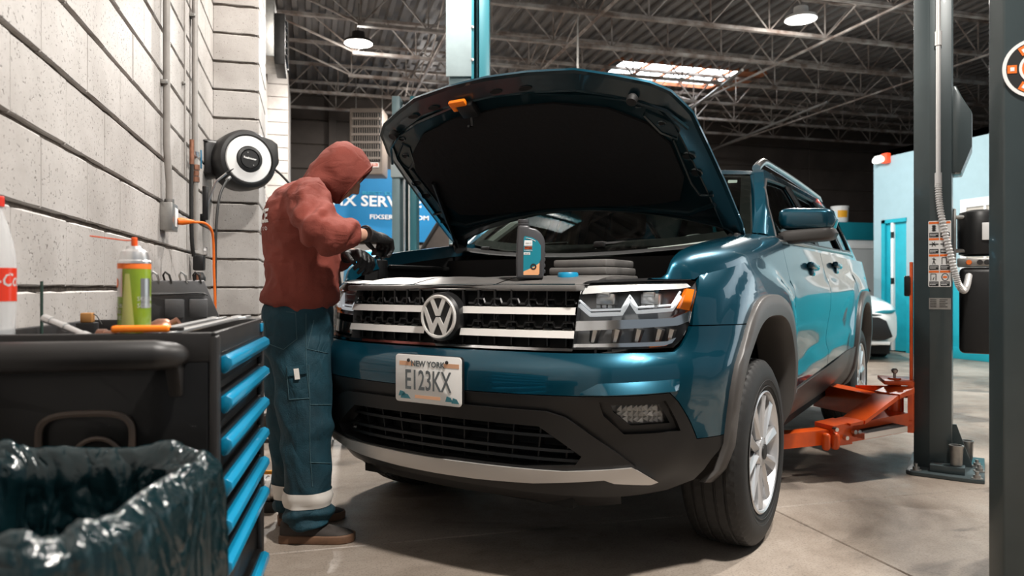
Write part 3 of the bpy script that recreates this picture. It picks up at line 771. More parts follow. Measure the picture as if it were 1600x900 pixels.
# emblem
EM = T(0, .048, .943) @ RX(90)
em = MB().lathe([(.086, -.06), (.094, -.05), (.092, -.012), (.084, -.002), (.0, -.002)], 40, EM).build('emblem', black_pl, car)
ring = MB().lathe([(.070, .0), (.072, .005), (.079, .006), (.083, .002), (.083, -.006), (.070, -.004)], 48, EM, close=True)
sw = .0155
def stroke(p, q, mb, w=sw):
    d = Vector((q[0]-p[0], q[1]-p[1])).normalized(); nn = Vector((-d.y, d.x)) * w / 2
    mb.prism([(p[0]+nn.x, p[1]+nn.y), (p[0]-nn.x, p[1]-nn.y), (q[0]-nn.x, q[1]-nn.y), (q[0]+nn.x, q[1]+nn.y)], 0, .004, EM)
sc = .073
def hpoly(P): ring.prism([(a * sc, b * sc) for a, b in P], -.001, .004, EM)
hpoly([(-.52, .87), (-.29, .97), (-.0, .30), (.0, .05), (-.14, .05)]); hpoly([(.29, .97), (.52, .87), (.14, .05), (.0, .05), (.0, .30)])
hpoly([(-.96, .42), (-.83, .58), (-.36, -.42), (-.33, -.92), (-.46, -.90)]); hpoly([(.83, .58), (.96, .42), (.46, -.90), (.33, -.92), (.36, -.42)])
hpoly([(-.36, -.42), (-.12, -.02), (0, -.02), (0, -.28), (-.33, -.92)]); hpoly([(.12, -.02), (.36, -.42), (.33, -.92), (0, -.28), (0, -.02)])
ring.build('emblem_letters', m_barw, em, smooth=30)
# ---- licence plate
m_plate = mat('plate_white', (.82, .80, .77), .35); m_ptxt = mat('plate_grey', (.13, .145, .15), .5); m_por = mat('plate_orange', (.82, .46, .28), .5)
PM = T(0, -.012, .713) @ RX(90)
def rrect(w, h_, r, n=4):
    out = []
    for cx_, cy_, a0 in ((w/2-r, h_/2-r, 0), (-w/2+r, h_/2-r, 90), (-w/2+r, -h_/2+r, 180), (w/2-r, -h_/2+r, 270)):
        out += [(cx_ + r*math.cos(R(a0 + 90*k/n)), cy_ + r*math.sin(R(a0 + 90*k/n))) for k in range(n + 1)]
    return out
lp = MB().prism(rrect(.31, .178, .014), 0, .004, PM, bev=.0012).build('license_plate', m_plate, car)
MB().prism(rrect(.312, .18, .015), -.012, -.0005, PM).build('plate_holder', black_pl, lp)
for x in (-.10, .11): MB().box((-.035, -.008, .0042), (.035, .008, .0046), PM @ T(x, .056, 0)).build('plate_band', m_por, lp, smooth=0)
MB().box((-.06, -.006, .0042), (.06, .006, .0046), PM @ T(.0, -.066, 0)).build('plate_band', m_por, lp, smooth=0)
text_mb('E123KX', .105, PM @ T(0, -.008, .0048), .0006, bold=.001, sx=.62).build('lettering', m_ptxt, lp, smooth=0)
text_mb('NEW YORK', .03, PM @ T(0, .056, .0048), .0005, bold=.0008).build('lettering', m_ptxt, lp, smooth=0)
m_ps = mat('plate_teal', (.05, .2, .24), .5)
for x, y, w in ((-.12, -.06, .04), (-.105, -.068, .05), (.10, -.066, .035), (.128, -.07, .035)): MB().prism([(x-w/2, y-.008), (x+w/2, y-.008), (x+w*.2, y+.008), (x-w*.3, y+.012)], .0042, .0046, PM).build('plate_scenery', m_ps, lp, smooth=0)
for x in (-.09, .09): MB().lathe([(0, .004), (.007, .004), (.006, .008), (0, .009)], 10, PM @ T(x, .068, 0)).build('screw', dark_steel, lp)
# ---- headlights
m_head_in = mat('headlamp_grey', (.24, .24, .245), .28, .5); m_led = mat('light_guide', (.9, .92, .95), .3, emit=(.95, .98, 1.0), estr=.35)
HL = [(.548, 1.068), (.75, 1.078), (.935, 1.082), (.968, 1.073), (.976, 1.05), (.955, .975), (.945, .925), (.915, .872), (.885, .846), (.53, .838), (.538, .95)]
for s_ in (1, -1):
    gb = MB(); panel_mb(gb, HL, off=-.07, rim=False, side=s_)
    L = refine(HL, .03); n = len(L)
    q = [Sx(*p, -.004) for p in L] + [Sx(*p, -.07) for p in L]; q = [(a * s_, b, c) for a, b, c in q]
    gb.add(q, [((i, (i+1) % n, n + (i+1) % n, n + i) if s_ > 0 else (n + i, n + (i+1) % n, (i+1) % n, i)) for i in range(n)])
    hl = gb.build('headlight', m_head_in, car)
    def strip(nm, L, m, off, t=.01): return panel(nm, L, m, hl, off=off, thick=t, side=s_, res=.03)
    strip('upper_chrome', [(.556, 1.058), (.75, 1.068), (.93, 1.07), (.955, 1.055), (.90, 1.048), (.75, 1.043), (.552, 1.03)], white_metal, -.012, .03)  # whiter than the lower strip: lamp highlight put into the colour
    strip('lower_chrome', [(.538, .936), (.88, .948), (.95, .972), (.945, .935), (.90, .922), (.536, .902)], chrome, -.006, .03)
    strip('bottom_chrome', [(.534, .857), (.86, .868), (.895, .88), (.88, .862), (.85, .853), (.534, .846)], chrome, -.006, .02)
    strip('turn_reflector', [(.935, 1.05), (.968, 1.046), (.946, .972), (.905, .98), (.915, 1.0)], amber, -.006, .02)
    strip('amber_marker', [(.80, .856), (.875, .862), (.86, .852), (.80, .847)], amber, -.012, .01)
    W = [(.543, .992), (.585, .958), (.695, .962), (.722, 1.010), (.752, .968), (.882, .976), (.916, 1.022)]
    for dz, rad in ((0, .0075), (.016, .004)):
        MB().tube([(p[0] * s_, p[1], p[2]) for p in (Sx(u, z + dz, -.022) for u, z in refine(W + W[::-1], .02)[:-1])], rad, 6).build('light_guide', m_led, hl)
    for u in (.64, .81):
        p = Sx(u, 1.012, -.045); b = MB(); b.rbox((-.035, -.02, -.02), (.035, .02, .02), .006)
        b.rbox((-.022, -.03, .008), (.022, -.01, .026), .005)
        for k in range(3): b.box((-.03 + .022 * k, -.024, -.03), (-.014 + .022 * k, .0, -.02))
        ob = b.build('projector', satin, hl); ob.location = (p[0] * s_, p[1] , p[2])
    for u in (.60, .68, .76, .84, .89):
        p = Sx(u, .89, -.04); b = MB().cyl((-.006, 0, -.028), (.006, 0, .02), .014, 8, .02); ob = b.build('reflector_cup', satin, hl); ob.location = (p[0] * s_, p[1], p[2])
    strip('lens', [(.55, 1.066), (.75, 1.076), (.935, 1.08), (.966, 1.071), (.974, 1.05), (.953, .975), (.943, .925), (.913, .873), (.884, .848), (.533, .84), (.54, .95)], lens, .0, .004)
    # black cover behind the lens top
    mb = MB(); mb.grid(lambda a, c: (s_ * (Sx(.548 + .40*a, 1.068 + .012*a, -.003)[0] - .02*c), Sx(.548 + .40*a, 1.07)[1] + c * (.16 - .06 * a), 1.069 + .012*a + .012 * math.sin(c * 2.2)), 14, 5); mb.build('lamp_cover', black_pl, hl)
# ---- fenders
zc_t = [(.28, 1.083), (.34, 1.087), (.38, 1.143), (.48, 1.186), (.625, 1.216), (.955, 1.26), (1.43, 1.31), (1.6, 1.32)]
def crest(y): return pchip(zc_t, y)
DOOR0, DOOR1, DOOR2 = 1.468, 2.47, 3.60
UD0 = u_y(DOOR0)
def zA(u):
    y = S(u, 1.1)[1]; return max(1.083, crest(y) - .085)
U0 = .975
top_line = [(U0 + (UD0 - U0) * k / 16, zA(U0 + (UD0 - U0) * k / 16)) for k in range(17)]
fend = [(.957, .921), (1.16, .915)] + [p for p in flap if p[0] > 1.1 and (p[1] > .92 or p[0] > UF1 - .35)] + [(UF1, .42), (UD0, .42)] + top_line[::-1] + [(.98, 1.05)]
# keep only arch points on the top and the rear leg
_f = [(.957, .922), (leg_u(.918), .918)]
seen_top = False
for p in flap:
    if p[0] > FW and False: pass
i_top = max(range(len(flap)), key=lambda i: flap[i][1])
_f += [p for i, p in enumerate(flap) if (i <= i_top and p[1] > .92) or i > i_top]
fend = _f + [(UD0, flap[-1][1])] + top_line[::-1] + [(.98, 1.055), (.962, .985)]
for s_ in (1, -1):
    fm = MB(); panel_mb(fm, fend, res=.03, thick=.02, side=s_)
    nst = 44
    def crown(a, c):
        u = .79 + (UD0 + .03 - .79) * a ** 1.25; z = max(1.083, min(zA(max(u, U0)), crest(S(u, 1.1)[1]) - .004)) if u >= U0 else 1.083
        p = S(u, z); y = p[1]; zr = crest(y); xi = min(.785, p[0] - .02) - .0 
        if c > .8:                                   # inner flange down into the bay
            t = (c - .8) / .2; return (s_ * (xi - .02 * t), y, zr - .06 * t)
        t = c / .8
        ctrl = (p[0] - .012, zr + .004)
        return (s_ * ((1-t)**2 * p[0] + 2*t*(1-t) * ctrl[0] + t*t * xi), y, (1-t)**2 * p[2] + 2*t*(1-t) * ctrl[1] + t*t * zr)
    fm.grid((lambda a, c: crown(a, c)) if s_ > 0 else (lambda a, c: crown(1 - a, c)), nst, 15)
    fm.build('fender', paint, car, smooth=50)
# wheel-arch trims (grey plastic flares), with the tail of each running under the bumper corner
def flare(yc, name, side, front):
    n = 34; mb = MB()
    inn = arch_pts(yc, AI, BI, 0, n); out = arch_pts(yc, AO, BO, 0, n)
    if front: inn = [(yc - AI - .035, .338), (yc - AI - .01, .362)] + inn; out = [(yc - AO - .035, .345), (yc - AO - .015, .375)] + out
    else: inn = [(yc - AI, .38)] + inn; out = [(yc - AO, .36)] + out
    inn += [(yc + AI, .37)]; out += [(yc + AO, .35)]
    k = len(inn)
    rows = []
    for (yi, zi), (yo, zo) in zip(inn, out):
        def P(t, off): 
            q = S(u_y(yi + (yo - yi) * t), zi + (zo - zi) * t, off); return (q[0] * side, q[1], q[2])
        rows.append([P(1, -.004), P(1, .014), P(.94, .02), P(.5, .024), P(.06, .022), P(0, .014), P(0, -.05), P(-.05, -.14)])
    m_ = len(rows[0]); vs = [p for r_ in rows for p in r_]
    fs = [(i*m_ + j, i*m_ + j + 1, (i+1)*m_ + j + 1, (i+1)*m_ + j) for i in range(k - 1) for j in range(m_ - 1)]
    if side < 0: fs = [tuple(reversed(f)) for f in fs]
    mb.add(vs, fs); return mb.build(name, flare_pl, car, smooth=50)
for s_ in (1, -1):
    flare(FW, 'wheel_arch_trim', s_, True); flare(RW, 'wheel_arch_trim', s_, False)
    for yc in (FW, RW):
        mb = MB(); pts = arch_pts(yc, AI + .03, BI + .02, 0, 24); pts = [(a, max(b, .44)) for a, b in pts]
        mb.grid(lambda a, c: (s_ * (.50 + .42 * c), *pts[int(round(a * (len(pts) - 1)))]), len(pts) - 1, 2)
        mb.box((s_ * .48, yc - AI - .03, .40), (s_ * .50, yc + AI + .03, .95)); mb.build('wheel_liner', matte_black, car)
# ---- doors, sills, rear quarters
zs0 = lambda y: .555 + .045 * (y - 1.47)
def ub(y): return u_y(y)
ZB_ = BELT
r_i = max(range(len(rlap)), key=lambda i: rlap[i][1])
for s_ in (1, -1):
    y0, y1 = DOOR0 + .004, DOOR1 - .004
    f_rear_top = [p for p in flap if False]
    fd = [(ub(y0), zs0(y0)), (ub(y1), zs0(y1)), (ub(y1), ZB_), (ub(y0), ZB_)]
    fdo = panel('front_door', fd, paint, res=.04, thick=.03, side=s_)
    y0, y1 = DOOR1 + .004, DOOR2
    lead = [p for i, p in enumerate(rlap) if i <= r_i and p[0] < ub(DOOR2) + .001 and p[1] > zs0(3.4) + .02]
    rd = [(ub(y0), zs0(y0)), (lead[0][0], zs0(3.4))] + lead + [(ub(DOOR2), lead[-1][1] + .01), (ub(DOOR2) , ZB_), (ub(y0), ZB_)]
    rdo = panel('rear_door', rd, paint, res=.04, thick=.03, side=s_)
    after = [p for i, p in enumerate(rlap) if p[0] > ub(DOOR2) + .006 and (p[1] > .55 or i > r_i)]
    qp = [(ub(DOOR2) + .007, after[0][1])] + after + [(after[-1][0], .42), (_cs[-1] - .75, .42), (_cs[-1] - .75, ZB_ + .01), (ub(DOOR2) + .007, ZB_)]
    panel('quarter_panel', qp, paint, res=.05, thick=.03, side=s_)
    sill = [(flap[-1][0], .335), (rlap[0][0], .335), (rlap[0][0], zs0(3.4) - .004), (ub(DOOR0), zs0(DOOR0) - .004), (flap[-1][0], .55)]
    panel('sill_trim', sill, flare_pl, off=.008, thick=.06, res=.05, side=s_)
    for y, z, par in ((2.06, 1.165, fdo), (2.90, 1.19, rdo)):
        q = S(ub(y), z); hb = MB().rbox((-.002, -.10, -.016), (.034, .10, .018), .014, 3)
        hb.rbox((-.003, -.035, -.05), (.02, .045, -.012), .01)
        ob = hb.build('door_handle', paint_in if False else paint, par); ob.location = (s_ * q[0], q[1], q[2]); ob.scale = (s_, 1, 1); ob.rotation_euler = (R(-4), 0, 0)
    # greenhouse
    A = [(1.40, BELT - .01), (1.47, 1.325), (1.62, 1.475), (1.80, 1.60), (2.0, 1.70), (4.62, 1.70), (4.97, BELT + .005)]
    g1 = [(1.56, 1.30), (1.64, 1.455), (1.76, 1.565), (1.90, 1.628), (2.39, 1.648), (2.42, 1.295)]
    g2 = [(2.52, 1.295), (2.50, 1.648), (3.22, 1.64), (3.40, 1.305)]
    g3 = [(3.48, 1.31), (3.30, 1.638), (3.95, 1.62), (4.30, 1.50), (4.36, 1.33)]
    Gm = lambda u, z, off=0.0: G(u, z, off)
    panel('window_frame', [A, g1, g2, g3], paint, surf=Gm, res=.06, thick=.05, side=s_)
    for g_, nm, mm in ((g1, 'side_window', glass), (g2, 'side_window', dark_glass), (g3, 'quarter_window', dark_glass)):
        w = panel(nm, g_, mm, surf=Gm, off=-.018, res=.1, side=s_, rim=False)
        L = refine(g_, .06); pts = [G(a, b, -.004) for a, b in L]
        MB().tube([(p[0] * s_, p[1], p[2]) for p in pts], .009, 5, closed=True).build('window_seal', black_pl, w)
    mb = MB(); pl = [(2.42, 1.29), (2.39, 1.655), (2.50, 1.655), (2.52, 1.29)]
    panel('pillar_cover', pl, black_pl, surf=Gm, off=.003, res=.1, thick=.004, side=s_)
    MB().tube([(s_ * (G(y, belt(y) + .022)[0] + .004), y, belt(y) + .022) for y in [1.5 + .1 * k for k in range(29)]], .009, 5).build('belt_moulding', satin, car)
    # windscreen pillar
    mb = MB(); n = 14
    def ap(a, c):
        zz = 1.30 + .415 * a; yo = interp([(1.30, 1.44), (1.325, 1.47), (1.475, 1.62), (1.60, 1.80), (1.70, 2.0), (1.72, 2.06)], zz)
        po = G(yo, min(zz, 1.70)); b = a; xi = .815 - .165 * b; yi = 1.40 + .605 * b; zi = 1.312 + .368 * b
        t = c; bul = .018 * math.sin(PI * t)
        return (s_ * (xi + (po[0] - xi) * t + bul), yi + (po[1] - yi) * t - bul, zi + (po[2] - zi) * t)
    mb.grid(ap if s_ > 0 else (lambda a, c: ap(1 - a, c)), n, 6); mb.build('windscreen_pillar', paint, car, smooth=50)
    # roof rail
    pts = []
    for k in range(30):
        a = k / 29; y = 2.12 + 2.25 * a; e = min(1, a / .10, (1 - a) / .07); pts.append((s_ * (.655 - .03 * a), y, 1.728 + .065 * math.sin(e * PI / 2) + .012 * math.sin(PI * a) - .02 * a))
    mb = MB().tube(pts, [.024, .023, .022] + [.019] * 26 + [.016], 10)
    mb.rbox((s_ * .625 - .02, 4.3, 1.68), (s_ * .625 + .02, 4.4, 1.74), .01)
    mb.build('roof_rail', satin, car, smooth=50)
    # door mirror
    def cap(z_lo, z_hi, y_front):
        def fn(a, c):
            t = a; x = .862 + .268 * t; e = (1 - (2 * abs(t - .5)) ** 8) ** .5 if 0 < t < 1 else 0.02
            ang = 2 * PI * c; ry = .085 * (.45 + .55 * e); zz = (z_lo + z_hi) / 2 + (z_hi - z_lo) / 2 * e * math.copysign(abs(math.sin(ang)) ** .38, math.sin(ang)) - .012 * (t - .5) * (1 if z_lo > 1.3 else -1.5)
            return (s_ * x, 1.76 + .03 * t + ry * math.copysign(abs(math.cos(ang)) ** .6, math.cos(ang)) * (1.1 if math.cos(ang) < 0 else .8), zz)
        return fn
    mb = MB(); fn = cap(1.336, 1.448, 0); mb.grid(fn if s_ < 0 else (lambda a, c: fn(1 - a, c)), 20, 28)
    mi_ = mb.build('door_mirror', paint, car, smooth=60)
    mb = MB(); fn2 = cap(1.277, 1.347, 0); mb.grid(fn2 if s_ < 0 else (lambda a, c: fn2(1 - a, c)), 20, 28)
    mb.prism([(.77, 1.262), (.90, 1.268), (.90, 1.325), (.77, 1.33)], 1.70, 1.80, Matrix(((s_, 0, 0, 0), (0, 0, 1, 0), (0, 1, 0, 0), (0, 0, 0, 1))), bev=.01)
    mb.build('mirror_base', flare_pl, mi_, smooth=50)
    MB().prism([(.885, 1.30), (1.11, 1.30), (1.11, 1.43), (.885, 1.43)], 1.845, 1.85, Matrix(((s_, 0, 0, 0), (0, 0, 1, 0), (0, 1, 0, 0), (0, 0, 0, 1)))).build('mirror_glass', chrome, mi_, smooth=0)
# ---- windscreen, roof, tail
def ws(a, b, dn=0):
    x = 2 * a - 1; bx, by, bz = .815 * x, 1.19 + .21 * x * x, 1.232 + .08 * x * x; tx, ty, tz = .65 * x, 1.935 + .07 * x * x, 1.706 - .028 * x * x
    return (bx + (tx - bx) * b, by + (ty - by) * b, bz + (tz - bz) * b + .03 * math.sin(PI * b))
MB().grid(ws, 24, 12).build('windscreen', glass, car)
mb = MB()
for a0, a1, b0, b1 in ((0, .035, 0, 1), (.965, 1, 0, 1), (0, 1, .94, 1), (0, 1, 0, .08)):
    mb.grid(lambda a, c: tuple(Vector(ws(a0 + (a1-a0)*a, b0 + (b1-b0)*c)) + Vector((0, .004, -.004))), 16, 10)
mb.build('screen_border', matte_black, car)
def roof(a, c):
    x = 2 * a - 1; y = 1.93 + .07 * x * x + c * (2.755 - .09 * x * x); e = G(y, 1.70)
    zc = 1.738 + .045 * math.sin(min(1, c * 2.2) * PI / 2) - .06 * smooth01(.55, 1, c)
    ed = 1.703
    z = ed + (zc - ed) * (1 - abs(x) ** 3.2); z -= (.036 + .004 * x * x) * (1 - smooth01(0, .062, c)) * (1 - .4 * abs(x) ** 8)
    return (x * e[0] * (1 - .06 * (1 - smooth01(0, .05, c))), y, z)
MB().grid(lambda a, c: roof(a, c ** 1.6), 28, 34).build('roof', paint, car, smooth=50)
mb = MB(); mb.grid(lambda a, c: ((2*a-1) * (.80 - .11 * c) , 4.98 - .33 * c - .05 * abs(2*a-1)**2 , 1.25 + .45 * c), 12, 6); mb.build('rear_window', dark_glass, car)
tail = [(_cs[-1] - .745, .42), (_cs[-1], .42), (_cs[-1], 1.26), (_cs[-1] - .745, 1.26)]
for s_ in (1, -1): panel('tailgate', tail, paint, res=.1, side=s_)
for s_ in (1, -1): panel('tail_light', [(_cs[-1] - 1.0, .98), (_cs[-1] - .45, 1.0), (_cs[-1] - .45, 1.12), (_cs[-1] - 1.0, 1.14)], red_label, off=.012, res=.06, side=s_)
# ---- underbody and cabin
mb = MB(); mb.box((-.50, .18, .27), (.50, 4.85, .36)).box((-.86, 1.46, .33), (.86, 3.4, .40)).box((-.48, .3, .36), (.48, 1.35, .80)).box((-.80, 4.42, .36), (.80, 4.9, .45)); mb.build('underbody', matte_black, car, smooth=0)  # plain dark boxes under the car, put in to block light
m_seat = mat('seat_cloth', (.035, .033, .032), .8); m_tan = mat('tan_trim', (.36, .25, .18), .7); m_liner = mat('grey_headliner', (.42, .42, .40), .8)
mb = MB(); mb.rbox((-.80, 1.30, .95), (.80, 1.72, 1.24), .05, 3).box((-.84, 1.42, .5), (.84, 1.46, 1.2)); mb.build('dashboard', black_pl, car)
for sx in (-.38, .38):
    st = MB().rbox((sx - .25, 2.0, .62), (sx + .25, 2.52, .80), .06, 3).build('seat', m_seat, car)
    MB().rbox((-.24, -.06, 0), (.24, .08, .62), .06, 3, T(sx, 2.52, .76) @ RX(-14)).build('backrest', m_seat, st)
    MB().rbox((-.13, -.05, 0), (.13, .05, .19), .045, 3, T(sx, 2.69, 1.40) @ RX(-8)).build('headrest', m_seat, st)
MB().rbox((-.66, 3.1, .62), (.66, 3.4, 1.3), .08, 3).build('rear_seat', m_seat, car)
MB().tube([(.38 + .18 * math.cos(a), 1.84 + .07 * math.sin(a), 1.17 + .17 * math.sin(a)) for a in [2*PI*k/24 for k in range(24)]], .016, 8, closed=True).build('steering_wheel', black_pl, car)
MB().grid(lambda a, c: (-.62 + 1.24 * a, 2.1 + 2.4 * c, 1.705), 4, 4).build('headliner', m_liner, car)
for s_ in (1, -1):
    MB().tube([(s_ * (.79 - .155 * b), 1.47 + .63 * b, 1.29 + .39 * b) for b in [k / 10 for k in range(11)]], .026, 6).build('pillar_trim', m_liner, car)
    MB().tube([(s_ * (.80 - .14 * b), 2.50, 1.0 + .68 * b) for b in [k / 6 for k in range(7)]], .04, 6).build('belt_pillar_trim', m_tan, car)
MB().rbox((-.12, 1.86, 1.56), (.12, 1.89, 1.63), .01).build('rear_view_mirror', black_pl, car)
m_paper = mat('paper_sticker', (.8, .8, .78), .6)
MB().add([tuple(Vector(ws(*p)) + Vector((0, .006, -.004))) for p in ((.915, .80), (.95, .80), (.95, .87), (.915, .87))], [(0, 1, 2, 3)]).build('windscreen_sticker', m_paper, car, smooth=0)
MB().add([(.60, 1.42, 1.25), (.30, 1.36, 1.25), (.30, 1.44, 1.29), (.60, 1.48, 1.30)], [(0, 1, 2, 3)]).build('dashboard_paper', m_paper, car, smooth=0)
# ---- engine bay
bay = MB(); bay.box((-.55, .25, .55), (.55, 1.2, .80)).box((-.80, 1.12, .7), (.80, 1.16, 1.2)); bay.box((-.80, .42, .95), (-.60, 1.15, .98)).box((.60, .42, .95), (.80, 1.15, .98))
bay.box((-.555, .24, .6), (.555, .26, 1.05))
for s_ in (1, -1):
    bay.grid(lambda a, c: (s_ * (.79 - .02 * c), .46 + .7 * a, .80 + (crest(.46 + .7 * a) - .85) * c), 10, 2)
    bay.lathe([(.13, .90), (.13, 1.02), (.10, 1.06), (.0, 1.07)], 20, T(s_ * .60, .98, 0))
bay.build('engine_bay', matte_black, car)
sl = MB()
for x0, x1 in ((-.56, -.20), (-.20, .20), (.20, .56)):
    sl.grid(lambda a, c: (x0 + .004 + (x1 - x0 - .008) * a, .10 + .015 + .30 * c + .07 * ((x0 + (x1-x0)*a) / .55) ** 2, 1.062 + .035 * math.sin(c * 1.9) + .006 * (math.sin(a * 9) * .3)), 10, 8)
sl.rbox((-.545, .12, 1.04), (.545, .2, 1.062), .006)
sl.build('radiator_cover', grey_pl, car)
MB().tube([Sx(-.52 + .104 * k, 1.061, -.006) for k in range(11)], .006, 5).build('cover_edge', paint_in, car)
ec = MB()
for k in range(4):
    ec.prism([(.20 - .0 + .01*k, .46 + .02*k), (.50 - .01*k, .46 + .02*k), (.52 - .01*k, .56), (.50 - .01*k, .80), (.22 + .01*k, .80)], 1.04 + .032 * k, 1.07 + .032 * k, bev=.008)
ec.build('engine_cover', grey_pl, car)
MB().prism([(-.50, .50), (.14, .50), (.14, .92), (-.50, .92)], .98, 1.045, bev=.02).build('air_box', black_pl, car)
MB().lathe([(.035, 0), (.04, .004), (.04, .02), (.036, .026), (0, .027)], 20, T(.385, .36, 1.085)).build('filler_cap', mat('blue_cap', (.01, .28, .5), .4), car)
MB().cyl((.385, .36, 1.03), (.385, .36, 1.09), .03, 16).build('filler_neck', black_pl, car)
ck = MB(); ck.grid(lambda a, c: (-.80 + 1.6 * a, 1.10 + .12 * c + .17 * (2*a-1)**2, 1.205 + .022 * c + .06 * (2*a-1)**2 + (.012 if .3 < c < .5 else 0)), 20, 8); ck.build('cowl_panel', matte_black, car)
for s_ in (1, -1):                            # bay-side brackets seen on the far fender
    hb = MB().rbox((s_*.78 - .02, .55, 1.09), (s_*.78 + .015, .62, 1.19), .008).rbox((s_*.765 - .02, .62, 1.14), (s_*.765 + .02, 1.1, 1.165), .008)
    hb.rbox((s_*.79 - .03, 1.18, 1.15), (s_*.79 + .02, 1.30, 1.30), .01); hb.build('hood_hinge', black_pl, car)
for x0, xa, ya, xb, yb in ((0, .10, 1.24, .62, 1.33), (0, -.66, 1.33, -.12, 1.27)):
    wp = MB().tube([(xa, ya, 1.27), ((xa + xb)/2, (ya + yb)/2 + .03, 1.285), (xb, yb + .03, 1.29)], [.012, .01, .006], 6).rbox((xa - .03, ya - .02, 1.25), (xa + .03, ya + .03, 1.285), .008).build('wiper', black_pl, car)
# ---- hood, swung open about its rear corners
PHI = R(34.5)
HM = Matrix(((1, 0, 0, 0), (0, -math.cos(PHI), math.sin(PHI), 1.30), (0, math.sin(PHI), math.cos(PHI), 1.285), (0, 0, 0, 1)))   # (x, l towards the nose, n outward)
half = [(0, 1.135), (.2, 1.125), (.40, 1.10), (.54, 1.045), (.67, .985), (.735, .925), (.785, .80), (.80, .62), (.815, .4), (.825, .12), (.815, .0), (.76, .02), (.72, .075), (.55, .14), (.4, .18), (.2, .22), (0, .235)]
def hn(x, l):
    return .03 * (1 - (x / .85) ** 2) - .035 * smooth01(.9, 1.18, l + .12 * (x / .8) ** 2) - .012 * smooth01(.70, .83, abs(x))
def hsurf(x, l, off=0.0): 
    q = HM @ Vector((x, l, hn(x, l) + off)); return tuple(q)
def hloop(f=1.0, h_=half): return [(x, l) for x, l in h_] + [(-x, l) for x, l in reversed(h_) if x > 1e-6]
HO = hloop()[::-1]
hood = panel_mb(MB(), HO, surf=hsurf, res=.05, thick=.012, mi=0).build('hood', paint, car, smooth=50)
def shrink(L, d):
    n = len(L); out = []
    a = sum(L[i][0]*L[(i+1) % n][1]-L[(i+1) % n][0]*L[i][1] for i in range(n)); sg = 1 if a > 0 else -1
    for i in range(n):
        p, q, r_ = Vector(L[i-1]), Vector(L[i]), Vector(L[(i+1) % n])
        t = ((q - p).normalized() + (r_ - q).normalized())
        t = t.normalized() if t.length > 1e-6 else (r_ - q).normalized()
        out.append((q.x - sg * t.y * d, q.y + sg * t.x * d))
    return out
rim1, rim2 = shrink(HO, .015), shrink(HO, .075)
def hring(mb, A, oa, B, ob):
    n = len(A); mb.add([hsurf(*p, oa) for p in A] + [hsurf(*p, ob) for p in B], [(i, (i+1) % n, n + (i+1) % n, n + i) for i in range(n)])
fr = MB(); HOr, r1, r2 = [refine(X, 9) for X in (HO, rim1, rim2)]
def dens(L, k=4): return [(a[0] + (b[0]-a[0]) * i / k, a[1] + (b[1]-a[1]) * i / k) for a, b in zip(L, L[1:] + L[:1]) for i in range(k)]
HOr, r1, r2 = dens(HO), dens(rim1), dens(rim2)
hring(fr, HOr, -.012, r1, -.016); hring(fr, r1, -.016, r2, -.05)
pad = [(.60, .34), (.66, .48), (.66, .68), (.60, .80), (.47, .90), (.25, .965), (0, .98)]
pad = [(0, .325)] + [(.45, .315)] + pad
padl = hloop(1, pad)
frame_in = rim2
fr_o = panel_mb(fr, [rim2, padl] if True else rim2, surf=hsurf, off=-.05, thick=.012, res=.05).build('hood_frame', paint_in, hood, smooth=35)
for p in fr_o.data.polygons: pass
panel('insulation_pad', shrink(padl, -.004), felt, hood, surf=lambda x, l, o=0: hsurf(x, l, o + .012 * math.exp(-((abs(x) - .3) / .12) ** 2) * 0), off=-.062, res=.06, thick=-.02)
rib = MB()
def hp_(x, l, o): return hsurf(x, l, o)
for s_ in (1, -1):
    rib.tube([hp_(s_*x, l, -.052) for x, l in ((.70, .80), (.62, .87), (.60, .84), (.64, .74), (.70, .70), (.72, .75), (.70, .80))], .006, 5)
    rib.tube([hp_(s_*x, l, -.054) for x, l in ((.76, .76), (.70, .86), (.60, .93), (.45, .985), (.2, 1.04))], .008, 5)
    rib.tube([hp_(s_*x, l, -.054) for x, l in ((.68, .70), (.68, .44), (.70, .36), (.76, .36))], .007, 5)
    rib.tube([hp_(s_*x, l, -.054) for x, l in ((.75, .30), (.62, .235), (.4, .27), (.15, .30), (0, .305))], .012, 6)
    for x, l, a, b in ((.715, .60, .03, .02), (.72, .50, .026, .022), (.66, .79, .016, .012), (.60, .90, .016, .012)):
        rib.tube([hp_(s_*(x + a * math.cos(t)), l + b * math.sin(t), -.052) for t in [2*PI*k/12 for k in range(12)]], .004, 4, closed=True)
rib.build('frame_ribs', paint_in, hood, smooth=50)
for s_ in (1, -1):
    for x, l, a, b in ((.715, .60, .024, .015), (.72, .50, .02, .017), (.66, .79, .012, .009)):
        MB().prism([(x * s_ + a * math.cos(t), l + b * math.sin(t)) for t in [2*PI*k/14 for k in range(14)]], 0, .003, HM @ T(0, 0, hn(x, l) - .0535)).build('frame_hole', matte_black, hood, smooth=0)
for x in (-.44, -.31, .03, .17): MB().prism([(x + .03 * math.cos(t), 1.075 - .25 * x * x + .011 * math.sin(t)) for t in [2*PI*k/14 for k in range(14)]], 0, .004, HM @ T(0, 0, hn(x, 1.07) - .046)).build('frame_hole', matte_black, hood, smooth=0)
lt = MB().rbox((-.055, .985, -.075), (.03, 1.06, -.04), .01, 2, HM @ T(-.12, 0, .0)).tube([tuple(HM @ Vector(p)) for p in ((-.13, 1.0, -.06), (-.13, .96, -.10), (-.13, .985, -.12))], .006, 6)
lt.build('hood_latch', black_pl, hood)
MB().rbox((-.20, 1.055, -.075), (-.115, 1.085, -.055), .006, 2, HM).rbox((-.20, 1.03, -.072), (-.175, 1.06, -.056), .005, 2, HM).build('release_lever', mat('orange_lever', (.95, .22, .01), .4), hood)
